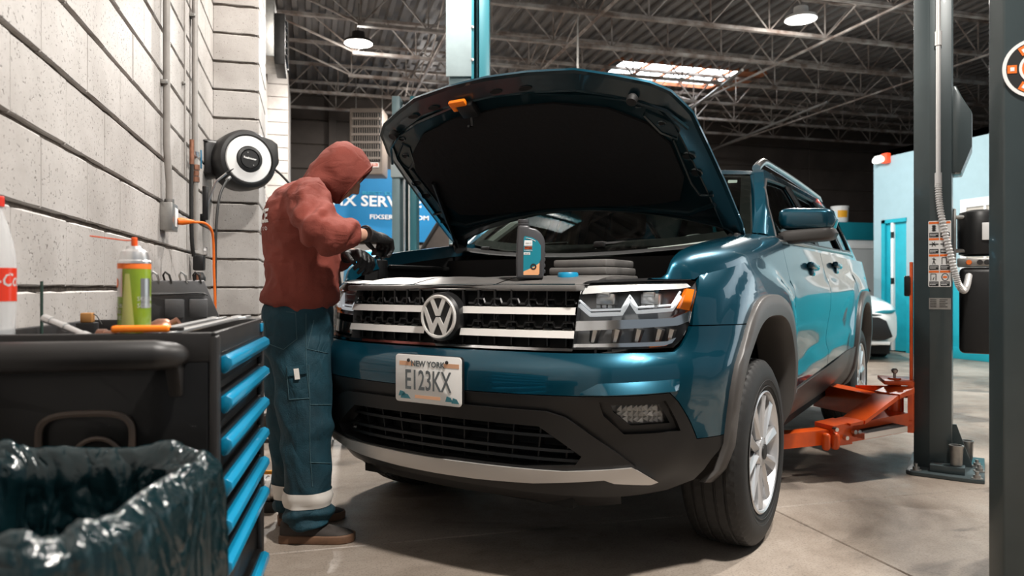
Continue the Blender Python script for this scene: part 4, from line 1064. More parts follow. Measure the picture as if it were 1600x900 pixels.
for s_ in (1, -1): MB().lathe([(.02, 0), (.024, .02), (.015, .035), (0, .036)], 12, HM @ T(s_ * .60 if s_ > 0 else -.60, .955, hn(.6, .955) - .085)).build('rubber_stop', rubber, hood)
MB().cyl(hsurf(-.60, .60, -.07), (-.79, 1.24, 1.255), .009, 8).cyl(hsurf(-.60, .60, -.07), Vector(hsurf(-.60, .60, -.07)).lerp(Vector((-.79, 1.24, 1.255)), .55), .013, 8).build('hood_strut', black_pl, car)
# ---- wheels
TR, TW, RR = .383, .245, .248
def tyre_mesh():
    mb = MB(); NA, prof = 180, []
    hw = TW / 2
    side = [(-hw + .018, RR - .006), (-hw + .004, RR + .012), (-hw - .004, RR + .05), (-hw - .002, RR + .085), (-hw + .012, TR - .022), (-hw + .024, TR - .008)]
    xs_ = [-.092 + .184 * k / 46 for k in range(47)]
    tread = [(x, TR - .006 * (abs(x) / .092) ** 3) for x in xs_]
    pr = side + tread + [(-x, r_) for x, r_ in reversed(side)]
    n = len(pr); t0, t1 = len(side), len(side) + len(tread)
    vs = []
    for i in range(NA):
        a = 2 * PI * i / NA
        for j, (x, r_) in enumerate(pr):
            d = 0
            if t0 <= j < t1:
                g = min(abs(abs(x) - .022), abs(abs(x) - .062))
                if g < .0045: d = .008
                else:
                    sh = i + int(abs(x) * 60) 
                    if (sh % 3 == 0): d = .0035 if abs(x) > .062 else .003
            elif j in (t0 - 1, t1): d = .003 if i % 3 == 0 else 0
            r2 = r_ - d; vs.append((x, r2 * math.sin(a), r2 * math.cos(a)))
    fs = []
    for i in range(NA):
        i2 = (i + 1) % NA
        for j in range(n - 1): fs.append((i*n + j, i*n + j + 1, i2*n + j + 1, i2*n + j))
    mb.add(vs, fs); return mb
proto = thing('wheel', (0, 0, 0), None, None); proto.parent = car
tyre_mesh().build('tyre', rubber, proto, smooth=30)
mb = MB()
for r_ in (RR + .02, RR + .045, RR + .095): mb.tube([(TW/2 + .004 - (.012 if r_ > RR + .08 else 0) - .002, r_ * math.sin(a), r_ * math.cos(a)) for a in [2*PI*k/64 for k in range(64)]], .0022, 4, closed=True)
tag(mb.build('sidewall_ring', rubber_side, proto), None)
XR = RY(90)
rimb = MB().lathe([(RR + .002, .118), (RR - .004, .122), (RR - .012, .118), (RR - .022, .09), (RR - .03, .0), (RR - .02, -.11), (RR + .004, -.118)], 56, XR, caps=False)
rimb.build('rim_barrel', alloy, proto, smooth=30)
sp = MB()
for k in range(5):
    for sg in (1, -1):
        A0 = R(72 * k); a1 = A0 + sg * R(19); 
        def pt(r_, ang, x): return (x, r_ * math.sin(ang), r_ * math.cos(ang))
        w0, w1 = R(15), R(7.5)
        o1 = [pt(.045, A0 + sg * R(4) - sg * w0, .095), pt(.05, A0 + sg * R(30), .095), pt(.232, a1 + sg * w1, .108), pt(.232, a1 - sg * w1, .108)]
        mid0 = pt(.05, A0 + sg * R(14), .112); mid1 = pt(.228, a1 + sg * R(.5), .117)
        back = [pt(.045, A0 + sg * R(4) - sg * w0, .05), pt(.05, A0 + sg * R(30), .05), pt(.232, a1 + sg * w1, .06), pt(.232, a1 - sg * w1, .06)]
        v = o1 + [mid0, mid1] + back
        f = [(0, 4, 5, 3), (4, 1, 2, 5), (3, 5, 2), (0, 1, 4), (0, 3, 9, 6), (1, 7, 8, 2), (6, 9, 8, 7)]
        sp.add(v, f if sg < 0 else [tuple(reversed(q)) for q in f])
sp.lathe([(.066, .05), (.066, .10), (.058, .112), (.036, .116), (.0, .117)], 30, XR)
sp.build('spokes', alloy, proto, smooth=0, fix=False)
MB().lathe([(.031, .116), (.031, .122), (.0, .124)], 24, XR).build('centre_cap', black_pl, proto)
mb = MB().lathe([(.155, .02), (.155, .035), (.0, .037)], 32, XR).lathe([(RR - .035, -.02), (0, -.02)], 24, XR); mb.build('brake_disc', dark_steel, proto)
for k in range(5):
    MB().cyl(pt(.05, R(72 * k + 36), .10), pt(.05, R(72 * k + 36), .113), .009, 6).build('wheel_nut', satin, proto, smooth=0)
first = True
for y, s_ in ((FW, 1), (FW, -1), (RW, 1), (RW, -1)):
    w = proto if first else copy_tree(proto, car); first = False
    w.location = (s_ * .855, y, TR - .004); w.rotation_euler = (R(11), 0, 0 if s_ > 0 else PI)
for s_ in (1, -1): MB().cyl((s_*.5, FW, .36), (s_*.78, FW, .37), .04, 8).cyl((s_*.3, RW, .36), (s_*.78, RW, .37), .05, 8).build('axle', dark_steel, car)
# ================================================================ car lifts
def at(u, v, d):                              # the point seen at reading (u, v) when d metres ahead of the tripod
    return Wp((u - 800) / FPX * d, d, CH + (448.07 - v) / FPX * d)
# ---- main lift: grey post with the orange swing arms
PH = AZ - CAR_AZ                              # square with the bay, as the teal car
t = thing('lift_post', Wp(2.315, 4.206), 'grey-green lift post with warning stickers, holding two orange swing arms', 'lift post', rz=PH - AZ)
lift = t
P_ = [(0, .026), (.072, .004), (.082, 0), (.19, 0), (.19, .31), (0, .31), (0, .285), (.165, .285), (.165, .03), (.08, .03), (0, .045)]
MB().prism(P_, .02, 3.7, bev=.002).build('column', post_paint, t, smooth=30)
MB().box((.03, .06, .02), (.15, .27, 3.6)).build('carriage_guide', matte_black, t, smooth=0)
bp_ = MB().prism([(-.03, -.12), (.0, -.15), (.30, -.16), (.345, -.15), (.35, .45), (-.03, .45)], 0, .022, bev=.004).build('base_plate', post_paint, t)
for x, y in ((.02, -.10), (.31, -.13), (.32, .06), (.31, .19), (.0, .40)):
    MB().lathe([(.028, .022), (.028, .026), (.018, .026), (.018, .042), (.009, .042), (.009, .06), (0, .06)], 12, T(x, y, 0)).build('anchor_bolt', steel, t)
MB().prism([(.19, .022), (.29, .022), (.21, .26), (.19, .26)], -.15, -.138, RX(90)).build('gusset', post_paint, t, smooth=0)
MB().rbox((.085, -.095, .022), (.255, -.006, .062), .004).build('adapter_rack', post_paint, t); MB().lathe([(0, .063), (.022, .063), (.022, .0625), (0, .0625)], 16, T(.125, -.05, 0)).build('rack_hole', matte_black, t)
for x, y, z in ((.213, -.05, .01), (.26, .37, -.033)):
    MB().lathe([(.0, .055), (.027, .055), (.030, .065), (.033, .15), (.037, .158), (.037, .166), (.028, .166), (.026, .12), (0, .12)], 22, T(x, y, z)).build('adapter_cup', steel, t)
# sticker sheet
stk = MB().prism(rrect(.112, .375, .006), -.001, .001, T(.131, -.0015, 1.243) @ RX(90)).build('warning_sheet', white_plastic, t, smooth=0)
ink = mat('ink_black', (.02, .02, .02), .5); ink_o = mat('ink_orange', (.85, .17, .02), .5)
for i in range(4):
    for j in range(2):
        o_, k_, wl = MB(), MB(), MB()
        x0 = .078 + j * .0545; z1 = 1.425 - i * .0925
        MI = T(0, -.0031, 0)
        o_.box((x0, -.0004, z1 - .012), (x0 + .050, .0004, z1), MI)
        k_.box((x0 + .002, -.0004, z1 - .088), (x0 + .048, .0004, z1 - .062), MI)
        cx, cz = x0 + .025, z1 - .037
        def bar_(ax, az, bx, bz, w=.004):
            ax, bx = ax * .5, bx * .5
            d = Vector((bx - ax, bz - az)); n_ = Vector((-d.y, d.x)).normalized() * w / 2
            k_.add([(cx + ax + n_.x, -.0035, cz + az + n_.y), (cx + ax - n_.x, -.0035, cz + az - n_.y), (cx + bx - n_.x, -.0035, cz + bz - n_.y), (cx + bx + n_.x, -.0035, cz + bz + n_.y)], [(0, 1, 2, 3), (3, 2, 1, 0)])
        if i == 0: k_.box((cx - .008, -.0004, cz - .018), (cx + .008, .0004, cz + .018), MI); [bar_(-.022, q, .022, q, .003) for q in (-.012, 0, .012)]
        elif i == 1: bar_(-.045, .002, .045, .002, .006); bar_(-.02, -.012, .01, .016); bar_(-.02, .014, .018, -.01)
        elif i == 2: 
            if j == 0: bar_(-.012, -.02, 0, .004); bar_(.012, -.02, 0, .004); bar_(0, .004, 0, .018); bar_(-.02, .012, .02, .006)
            else: bar_(-.03, -.02, -.03, .018); bar_(-.03, .018, .012, .018); bar_(.012, .018, .012, -.02); k_.box((.012 + cx, -.0004, cz - .015), (cx + .019, .0004, cz - .002), MI)
        else:
            if j == 0: bar_(-.03, -.02, -.03, .018); bar_(-.03, .018, .02, .018); bar_(.02, .018, .02, -.02); bar_(-.01, -.018, .002, .0)
            else:
                k_.tube([(cx + .016 * math.cos(q), -.0034, cz + .02 * math.sin(q)) for q in [2*PI*e/20 for e in range(20)]], .0022, 4, closed=True); o_.box((cx - .010, -.0004, cz - .006), (cx + .010, .0004, cz + .006), MI)
        for q in range(2): wl.box((.083 + j * .0545, -.0042, 1.425 - i*.0925 - .072 - q * .008), (.122 + j * .0545 - q * .01, -.0038, 1.425 - i*.0925 - .069 - q * .008))
        tag(o_.build('orange_band', ink_o, stk, smooth=0)); tag(k_.build('pictogram', ink, stk, smooth=0), kind='stuff'); tag(wl.build('fine_print', white_plastic, stk, smooth=0), kind='stuff')
rp = MB().box((.078, -.003, .928), (.186, -.001, .992)).build('rating_plate', steel, t, smooth=0)
pl = MB()
for q in range(5): pl.box((.084, -.0042, .94 + q * .01), (.115, -.0032, .944 + q * .01)).box((.13, -.0042, .94 + q * .01), (.17 - .01 * (q % 2), -.0032, .944 + q * .01))
pl.build('plate_print', dark_steel, rp, smooth=0)
# conduit, flexible tail
m_cond = mat('pale_conduit', (.62, .61, .60), .35, .3)
MB().cyl((.125, -.016, 1.66), (.125, -.016, 3.7), .0125, 12).cyl((.125, -.016, 1.62), (.125, -.016, 1.70), .018, 12).cyl((.125, -.016, 2.42), (.125, -.016, 2.50), .018, 12).build('conduit', m_cond, t)
fl = [(.125, -.018, 1.64), (.128, -.02, 1.56), (.138, -.022, 1.47), (.158, -.024, 1.36), (.182, -.026, 1.25), (.205, -.026, 1.14), (.222, -.02, 1.07), (.245, .02, 1.035), (.26, .10, 1.06), (.27, .25, 1.12)]
def spline(P, n=10):
    P = [Vector(p) for p in P]; out = []
    for i in range(len(P) - 1):
        p0 = P[max(i-1, 0)]; p1 = P[i]; p2 = P[i+1]; p3 = P[min(i+2, len(P)-1)]
        for k in range(n):
            t_ = k / n; out.append(.5 * ((2*p1) + (p2 - p0) * t_ + (2*p0 - 5*p1 + 4*p2 - p3) * t_**2 + (3*p1 - p0 - 3*p2 + p3) * t_**3))
    return out + [P[-1]]
sp_ = spline(fl, 26)
MB().tube(sp_, [.019 if k % 4 < 2 else .0145 for k in range(len(sp_))], 10).build('flexible_conduit', m_cond, t, smooth=0)
# angular cover and hydraulic power unit on the outer side
MB().prism([(.188, 1.70), (.235, 1.70), (.287, 1.84), (.287, 2.03), (.24, 2.12), (.21, 2.19), (.188, 2.19)], -.25, -.02, RX(90), bev=.006).build('pulley_cover', post_paint, t)
MB().lathe([(0, 1.24), (.08, 1.24), (.105, 1.25), (.105, 1.26), (.112, 1.28), (.112, 1.47), (.10, 1.50), (.05, 1.515), (0, 1.515)], 30, T(.32, .40, 0)).build('pump_motor', black_pl, t)
MB().rbox((.335, .275, 1.33), (.40, .288, 1.43), .002).build('motor_label', white_plastic, t)
MB().rbox((.21, .29, 1.175), (.46, .48, 1.225), .006).build('valve_block', steel, t)
for x, m_ in ((.27, ink_o), (.325, dark_steel), (.36, ink)): MB().lathe([(0, .0), (.016, 0), (.014, .02), (0, .02)], 12, T(x, .29, 1.20) @ RX(90)).build('valve_knob', m_, t)
MB().rbox((.22, .28, .66), (.47, .50, 1.17), .03, 3).build('oil_tank', black_pl, t)
MB().rbox((.19, .27, 1.2), (.205, .36, 1.52), .004).cyl((.2, .3, 1.47), (.26, .34, 1.47), .012, 8).cyl((.2, .3, 1.27), (.26, .34, 1.27), .012, 8).build('pump_bracket', steel, t)
MB().rbox((-.05, .03, 1.0), (-.005, .08, 1.12), .008).build('safety_release', black_pl, t)
MB().rbox((-.022, .03, .30), (-.004, .075, 1.2), .004).build('orange_guard', orange, t)
# swing arms (world-aligned helpers in tripod frame: r right, d ahead)
Li = (Matrix.Translation(t.location) @ Matrix.Rotation(PH - AZ, 4, 'Z')).inverted()
def L(r, d, z): return Li @ Wp(r, d, z)
def beam(p, q, w, h0, h1, mb):                # box beam between two (r,d) points; heights at both ends (z0,z1)
    a, b = Wp(*p), Wp(*q); dr = (b - a).normalized(); n_ = Vector((-dr.y, dr.x, 0)) * w / 2
    vs = [Li @ Vector((c.x + s_ * n_.x, c.y + s_ * n_.y, z)) for c, hh in ((a, h0), (b, h1)) for z in hh for s_ in (-1, 1)]
    mb.add(vs, [(0, 1, 3, 2), (4, 6, 7, 5), (0, 4, 5, 1), (2, 3, 7, 6), (0, 2, 6, 4), (1, 5, 7, 3)])
cb = MB()
for z0, z1 in ((.49, .515), (.265, .29)):
    q = [L(2.15, 4.21, 0), L(2.285, 4.155, 0), L(2.42, 4.38, 0), L(2.24, 4.47, 0)]; cb.prism([(p.x, p.y) for p in q], z0, z1, bev=.004)
q = [L(2.265, 4.175, 0), L(2.295, 4.165, 0), L(2.42, 4.36, 0), L(2.39, 4.37, 0)]; cb.prism([(p.x, p.y) for p in q], .22, .51)
cb.build('carriage_bracket', orange, t, smooth=25)
pv = L(2.235, 4.26, 0); MB().cyl((pv.x, pv.y, .24), (pv.x, pv.y, .525), .035, 14).build('pivot_pin', orange, t); MB().lathe([(.008, .515), (.008, .55), (.016, .555), (.018, .57), (.01, .58), (0, .58)], 12, T(pv.x, pv.y, 0)).build('pin_ring', steel, t)
fa = MB(); beam((2.24, 4.22), (1.80, 4.05), .13, (.23, .335), (.20, .30), fa); beam((1.84, 4.06), (1.72, 4.02), .145, (.195, .315), (.19, .30), fa)
fao = fa.build('front_arm', orange, t, smooth=0)
g = MB(); beam((2.21, 4.19), (1.86, 4.06), .115, (.30, .485), (.285, .305), g)     # raised gusset plate
g2 = MB(); beam((2.24, 4.19), (2.13, 4.14), .16, (.455, .485), (.43, .455), g2); beam((2.14, 4.145), (1.90, 4.05), .15, (.43, .455), (.305, .325), g2); beam((1.90, 4.05), (1.82, 4.03), .15, (.305, .325), (.30, .312), g2)
g2.build('top_plate', orange, fao, smooth=0)
e = MB(); beam((1.74, 4.03), (1.40, 3.93), .085, (.195, .275), (.185, .265), e); e.build('arm_extension', orange, fao, smooth=0)
for rr_, dd_ in ((1.70, 3.945), (1.755, 3.96)): q = L(rr_, dd_, .225); MB().rbox((q.x - .022, q.y - .02, .17), (q.x + .022, q.y + .02, .265), .018, 3).build('extension_stop', orange, fao)
for rr_, dd_, zz in ((1.745, 3.955, .285), (1.81, 3.975, .235), (1.86, 3.985, .265), (1.885, 3.99, .265)): q = L(rr_, dd_, zz); q2 = L(rr_ + .008, dd_ - .025, zz); MB().cyl(q, q2, .012, 8).build('arm_bolt', satin, fao)
tr = MB(); beam((2.17, 4.08), (1.88, 3.97), .10, (.255, .285), (.235, .265), tr); tro = tr.build('tool_tray', satin, t, smooth=0)
tr = MB(); beam((2.165, 4.078), (1.90, 3.975), .085, (.2855, .287), (.2655, .267), tr); tr.build('tray_liner', matte_black, tro, smooth=0)
ra = MB(); beam((2.27, 4.32), (2.12, 5.0), .12, (.26, .40), (.24, .40), ra); beam((2.34, 4.30), (2.26, 4.75), .05, (.40, .47), (.40, .415), ra); rao = ra.build('rear_arm', orange, t, smooth=0)
pd = L(2.10, 5.05, 0); MB().lathe([(0, .25), (.03, .25), (.03, .33), (.06, .335), (.06, .36), (0, .362)], 18, T(pd.x, pd.y, 0)).build('lift_pad', dark_steel, rao)
# ---- far post of the same lift, rising above the hood
t = thing('lift_post', Wp(-.525, 5.80), 'pale lift post with teal rail rising behind the raised hood to the roof', 'lift post', rz=-AZ)
MB().rbox((0, 0, 2.73), (.205, .02, 3.9), .003).build('cover_plate', mat('pale_plate', (.30, .37, .385), .4, noise_amt=.1), t)  # plate paler still, bright light on it put into the colour
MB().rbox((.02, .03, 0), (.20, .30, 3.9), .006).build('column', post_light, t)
MB().box((.2, .22, .02), (.30, .28, 3.9)).build('channel', matte_black, t, smooth=0)
MB().rbox((.262, .02, .02), (.345, .30, 3.9), .006).build('rail', mat('teal_rail', (.02, .13, .16), .35, coat=.4), t)
MB().cyl((.24, .15, .1), (.24, .15, 3.9), .012, 10).build('cylinder_rod', chrome, t)
MB().rbox((.20, .0, 2.71), (.222, .04, 3.9), .003).build('edge_strip', mat('teal_edge', (.03, .20, .25), .35), t)
for z in (2.86, 3.12, 3.5): MB().lathe([(0, 0), (.012, 0), (.012, .01), (0, .012)], 8, T(.211, -.001, z) @ RX(90)).build('bolt', satin, t)
MB().rbox((-.1, -.1, 0), (.45, .4, .02), .004).build('base_plate', post_paint, t)
# ---- post of the next lift further back
t = thing('lift_post', Wp(-1.40, 8.5), 'pale lift post with chrome cylinder standing in front of the blue banner', 'lift post', rz=-AZ)
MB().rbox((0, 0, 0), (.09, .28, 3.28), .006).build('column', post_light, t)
MB().rbox((.21, 0, 0), (.285, .28, 3.28), .006).build('rail', MAT['teal_rail'], t); MB().box((.08, .24, 0), (.22, .28, 3.28)).build('channel', matte_black, t, smooth=0)
MB().cyl((.13, .12, .05), (.13, .12, 3.2), .042, 18).build('cylinder', chrome, t); MB().cyl((.195, .05, .05), (.195, .05, 3.2), .011, 8).build('cable_pipe', white_plastic, t)
MB().rbox((-.01, -.03, 2.33), (.135, .2, 2.62), .006).build('carriage_head', mat('pale_plate2', (.36, .42, .43), .4), t)
MB().rbox((-.08, -.08, 0), (.36, .36, .02), .004).build('base_plate', post_paint, t)
# ---- foreground post at the right edge
t = thing('lift_post', Wp(1.341, 2.05), 'dark blurred lift post in the right foreground with a round orange and white sticker', 'lift post', rz=-AZ)
pp = [(0, 0), (.006, -.05), (.0095, -.0535), (.279, -.12), (.33, .15), (.15, .20)]
MB().prism(pp, .02, 3.7, bev=.002).build('column', post_paint, t, smooth=20)
MB().rbox((-.12, -.2, 0), (.5, .3, .02), .004).build('base_plate', post_paint, t)
ang = math.atan2(-.07, .273)
SM = T(.0795, -.0735, 1.649) @ Matrix.Rotation(ang, 4, 'Z') @ RX(90)
rd_ = MB().lathe([(.072, .0), (.072, .0015), (.081, .0015), (.081, 0)], 48, SM, close=True).lathe([(.034, .0), (.034, .0018), (.041, .0018), (.041, 0)], 40, SM, close=True).build('sticker_ring', white_plastic, t, smooth=0)
MB().lathe([(.041, .001), (.072, .001)], 48, SM, caps=False).build('sticker_disc', ink, rd_, smooth=0)
MB().lathe([(0, .001), (.034, .001)], 36, SM, caps=False).build('sticker_centre', ink_o, rd_, smooth=0)
for k in range(6):
    sg, sq = MB(), MB(); sg.box((.046, -.011, .0012), (.069, .011, .0018), SM @ RZ(60 * k)); sq.box((.052, -.005, .0018), (.062, .005, .0022), SM @ RZ(60 * k))
    sg.build('sticker_mark', ink_o, rd_, smooth=0); sq.build('sticker_square', white_plastic, rd_, smooth=0)
# small black motor on the floor behind the foreground post
t = thing('floor_motor', Wp(2.83, 4.28), 'small ribbed black motor lying on the floor beside the lift base plate', 'motor', rz=PH - AZ)
mb = MB().cyl((0, 0, .07), (.26, 0, .07), .068, 20); [mb.cyl((.02 + .025 * k, 0, .07), (.03 + .025 * k, 0, .07), .075, 20) for k in range(9)]
mb.build('casing', black_pl, t); MB().box((.03, -.05, 0), (.23, .05, .02)).build('foot', black_pl, t, smooth=0)
# ================================================================ oil bottle standing on the radiator cover
CM = Matrix.Translation(car.location) @ Matrix.Rotation(-CAR_AZ, 4, 'Z')
pos = CM @ Vector((.293, .235, 1.0865))
t = thing('oil_bottle', pos, 'grey engine oil bottle with teal and orange label, standing on the car front', 'bottle', rz=-AZ + R(2))
m_bott = mat('graphite_plastic', (.075, .075, .08), .38, .2)
ol = [(-.050, 0), (.040, 0), (.047, .006), (.050, .06), (.052, .13), (.048, .152), (.036, .172), (.018, .186), (-.006, .190), (-.008, .198), (-.046, .198), (-.0485, .19), (-.052, .14), (-.055, .06), (-.054, .006)]
MB().prism(ol, -.032, .032, RX(90), bev=.007).build('body', m_bott, t, smooth=45)
mb = MB().lathe([(0, .193), (.0205, .193), (.0205, .2), (.019, .201), (.0205, .203), (.0205, .208), (.019, .209), (.0205, .211), (.0205, .219), (.018, .222), (0, .222)], 26, T(-.0275, 0, 0)); mb.build('cap', m_bott, t)
gr_ = MB(); [gr_.rbox((.046, -.02, .02 + .022 * k), (.054, .02, .034 + .022 * k), .003) for k in range(4)]; gr_.build('grip_ribs', m_bott, t)
def flat(P, h, m, nm, par): return MB().prism(P, .0322 + h - .0006, .0322 + h, RX(90)).build(nm, m, par, smooth=0)
lab = flat([(-.030, .012), (.026, .012), (.030, .018), (.031, .062), (.036, .072), (.036, .122), (.024, .140), (.004, .152), (-.024, .158), (-.028, .15)], .0006, mat('label_teal', (.01, .22, .29), .4), 'label', t)
flat([(-.0295, .013), (.026, .013), (.030, .018), (.031, .058), (.012, .045), (-.01, .034), (-.029, .026)], .0012, mat('label_orange', (.85, .42, .2), .45), 'label_wave', lab)
flat([(-.027, .122), (.004, .122), (.004, .142), (-.025, .142)], .0012, white_plastic, 'logo_box', lab); flat([(-.025, .109), (.003, .109), (.003, .119), (-.025, .119)], .0012, mat('label_red', (.8, .12, .02), .45), 'name_band', lab)
flat([(-.028, .088), (-.004, .088), (-.004, .097), (-.028, .097)], .0012, white_plastic, 'grade_strip', lab)
text_mb('TITAN', .0095, T(-.011, -.0345, .114) @ RX(90), .0003, bold=.0003).build('lettering', ink, lab, smooth=0); text_mb('SUPERSYN', .0066, T(-.011, -.0345, .1035) @ RX(90), .0003).build('lettering', white_plastic, lab, smooth=0)
text_mb('5W-30', .006, T(-.016, -.0348, .0925) @ RX(90), .0003).build('lettering', ink, lab, smooth=0); text_mb('motor oil', .005, T(-.0105, -.0348, .132) @ RX(90), .0003).build('lettering', ink, lab, smooth=0)
MB().lathe([(.006, 0), (.006, .0005), (.0115, .0005), (.0115, 0)], 24, T(.008, -.0338, .044) @ RX(90), close=True).build('label_ring', ink, lab, smooth=0)
MB().tube([(-.02 + .036 * a, -.0338, .150 - .012 * a * a) for a in [k / 8 for k in range(9)]], .001, 4).build('label_arc', white_plastic, lab, smooth=0)
# ================================================================ white car beyond, by the office
wc = thing('car', at(1308, 560, 10.3), 'white car with black grille parked in front of the office, behind the lift', 'car', rz=R(-26))
wc.location.z = 0
m_wcar = mat('white_car_paint', (.80, .82, .82), .25, coat=1)
SECT = [(0, .60, .30, .62), (.12, .82, .22, .78), (.35, .89, .2, .86), (.8, .91, .2, .93), (1.5, .92, .2, 1.0), (2.6, .92, .2, 1.02), (3.6, .91, .2, 1.03), (4.2, .86, .22, .98), (4.45, .72, .35, .85)]
def wbody(a, c):
    f_ = a * (len(SECT) - 1); i = min(int(f_), len(SECT) - 2); q = f_ - i; q = q * q * (3 - 2 * q) if i in (0, 7) else q
    y, w, z0, z1 = [SECT[i][k] + (SECT[i+1][k] - SECT[i][k]) * q for k in range(4)]
    an = 2 * PI * c; cx, sz = math.cos(an), math.sin(an)
    return (w * math.copysign(abs(cx) ** .35, cx), y, (z0 + z1) / 2 + (z1 - z0) / 2 * math.copysign(abs(sz) ** .45, sz))
MB().grid(wbody, 40, 40).build('body', m_wcar, wc, smooth=50)
MB().grid(lambda a, c: ((.80 - .22 * math.sin(PI * min(c, 1) * .5)) * (2*a-1), 1.25 + .75 * c ** 1.0 + 0, .98 + .45 * math.sin(c * PI / 2)), 8, 8).build('windscreen', dark_glass, wc)
MB().grid(lambda a, c: ((.60 + .03 * c * 0) * (2*a-1), 2.0 + 1.3 * c, 1.43 + .03 * math.sin(PI * c)), 6, 6).build('roof', m_wcar, wc)
MB().add([(s_ * x, y, z) for s_ in (1, -1) for x, y, z in ((.82, 1.3, .98), (.84, 3.9, 1.0), (.60, 3.3, 1.43), (.60, 2.0, 1.43))], [(0, 1, 2, 3), (7, 6, 5, 4)]).build('side_window', dark_glass, wc, smooth=0)
MB().add([(.82, 3.9, 1.0), (-.82, 3.9, 1.0), (-.6, 3.3, 1.43), (.6, 3.3, 1.43)], [(0, 1, 2, 3)]).build('rear_window', dark_glass, wc, smooth=0)
gb = MB().prism([(-.62, .31), (.62, .31), (.72, .36), (.64, .58), (.54, .63), (-.54, .63), (-.64, .58), (-.72, .36)], 0, .12, T(0, .08, 0) @ RX(90), bev=.01); gb.build('bumper_grille', black_pl, wc)
MB().rbox((-.70, -.02, .24), (.70, .2, .295), .02).build('bumper_lip', m_wcar, wc)
wl_ = MB().rbox((-.16, -.04, .38), (.16, -.02, .54), .01).build('number_plate', white_plastic, wc)
for s_ in (1, -1):
    MB().prism([(.46, .66), (.74, .68), (.80, .73), (.62, .725), (.46, .69)], 0, .16, Matrix(((s_, 0, 0, 0), (0, 0, 1, 0), (0, 1, 0, 0), (0, 0, 0, 1))) @ T(0, 0, .06), bev=.01).build('headlight', MAT['teal_board'], wc)  # teal colour stands for a reflection in the lamp
    for y in (.92, 3.6):
        ob = MB().lathe([(.0, .1), (.20, .10), (.21, .11), (.30, .1), (.32, .08), (.32, -.08), (.30, -.1), (0, -.1)], 30, T(s_ * .80, y, .32) @ RY(90)).build('wheel', rubber, wc)
MB().tube([(-.70, .09, .645), (-.5, .03, .66), (0, -.01, .67), (.5, .03, .66), (.70, .09, .645)], .014, 6).build('grille_strip', chrome, wc)
MB().box((-.75, .2, .1), (.75, 4.2, .25)).build('underbody', matte_black, wc, smooth=0)
# ---- bright blue drum behind the far fender
t = thing('drum', Wp(-.95, 5.0), 'bright blue rounded plastic drum behind the far fender of the teal car', 'drum')
MB().lathe([(0, 0), (.20, 0), (.21, .03), (.21, .42), (.22, .44), (.21, .46), (.21, .85), (.22, .87), (.21, .89), (.20, 1.16), (.17, 1.24), (.10, 1.295), (0, 1.31)], 36).build('barrel', mat('sky_blue_plastic', (.01, .33, .62), .35, coat=.3), t)
MB().lathe([(.05, 1.30), (.05, 1.312), (.0, 1.313)], 14, T(.06, 0, -.012)).build('bung', black_pl, t)

# ---- board leaning at the back
t = thing('board', Wp(-1.3, 8.95, 0), 'grey-brown board with a slanting edge standing at the back, beside the pale lift post', 'board', rz=-AZ)
bd = mat('board_brown', (.10, .08, .07), .6, noise_amt=.2)
MB().prism([(-.75, 0), (.38, 1.86), (1.1, 1.86), (1.1, 0)], -.02, .02, RX(90), bev=.004).build('sheet', bd, t, smooth=0)
MB().tube([(-.70, -.03, .04), (.40, -.03, 1.83), (1.08, -.03, 1.83)], .02, 6).build('edge_frame', dark_steel, t)
MB().rbox((-.7, -.1, 0), (1.1, .12, .03), .004).build('foot', dark_steel, t)
# ================================================================ tool cart by the wall
m_cart = mat('cart_black', (.005, .0048, .0048), .42, spec=.3, noise_amt=.3, noise_scale=6, coat=.1)
m_cartg = mat('cart_grey', (.018, .0165, .016), .45, noise_amt=.2)
m_hblue = mat('handle_blue', (.002, .21, .38), .32, coat=.5)
CZ = .962
cart = thing('tool_cart', (-.190, 1.608, 0), 'black tool cart with bright blue drawer pulls, standing by the block wall', 'tool cart', rz=R(-4.2))
DX, DY = .476, .683
MB().rbox((-DX, 0, .14), (-.012, DY, .905), .008).build('body', m_cart, cart)
tr = MB()
tr.rbox((-DX, 0, .90), (0, .014, CZ), .005).rbox((-DX, DY - .014, .90), (0, DY, CZ), .005).rbox((-DX, 0, .90), (-DX + .014, DY, CZ), .005).rbox((-.014, 0, .90), (0, DY, CZ), .005).box((-DX + .01, .01, .895), (-.01, DY - .01, .908))
tr.build('top_tray', m_cartg, cart)
for y in (-.002, DY - .035): MB().rbox((-.014, y, .14), (.004, y + .037, .955), .006).build('corner_post', m_cartg, cart)
for z, hgt in ((.895, .07), (.81, .07), (.72, .075), (.632, .075), (.547, .075), (.46, .075), (.27, .19)):
    dr = MB().rbox((-.02, .04, z - hgt + .03), (.002, DY - .04, z + .022), .004).build('drawer', m_cart, cart)
    pr = [(.0, .020), (.012, .024), (.024, .016), (.026, .002), (.016, -.012), (.006, -.016), (.0, -.010)]
    MB().prism(pr, .045, DY - .045, Matrix(((1, 0, 0, .0), (0, 0, 1, 0), (0, 1, 0, z - .008), (0, 0, 0, 1))), bev=.002).build('drawer_pull', m_hblue, dr, smooth=45)
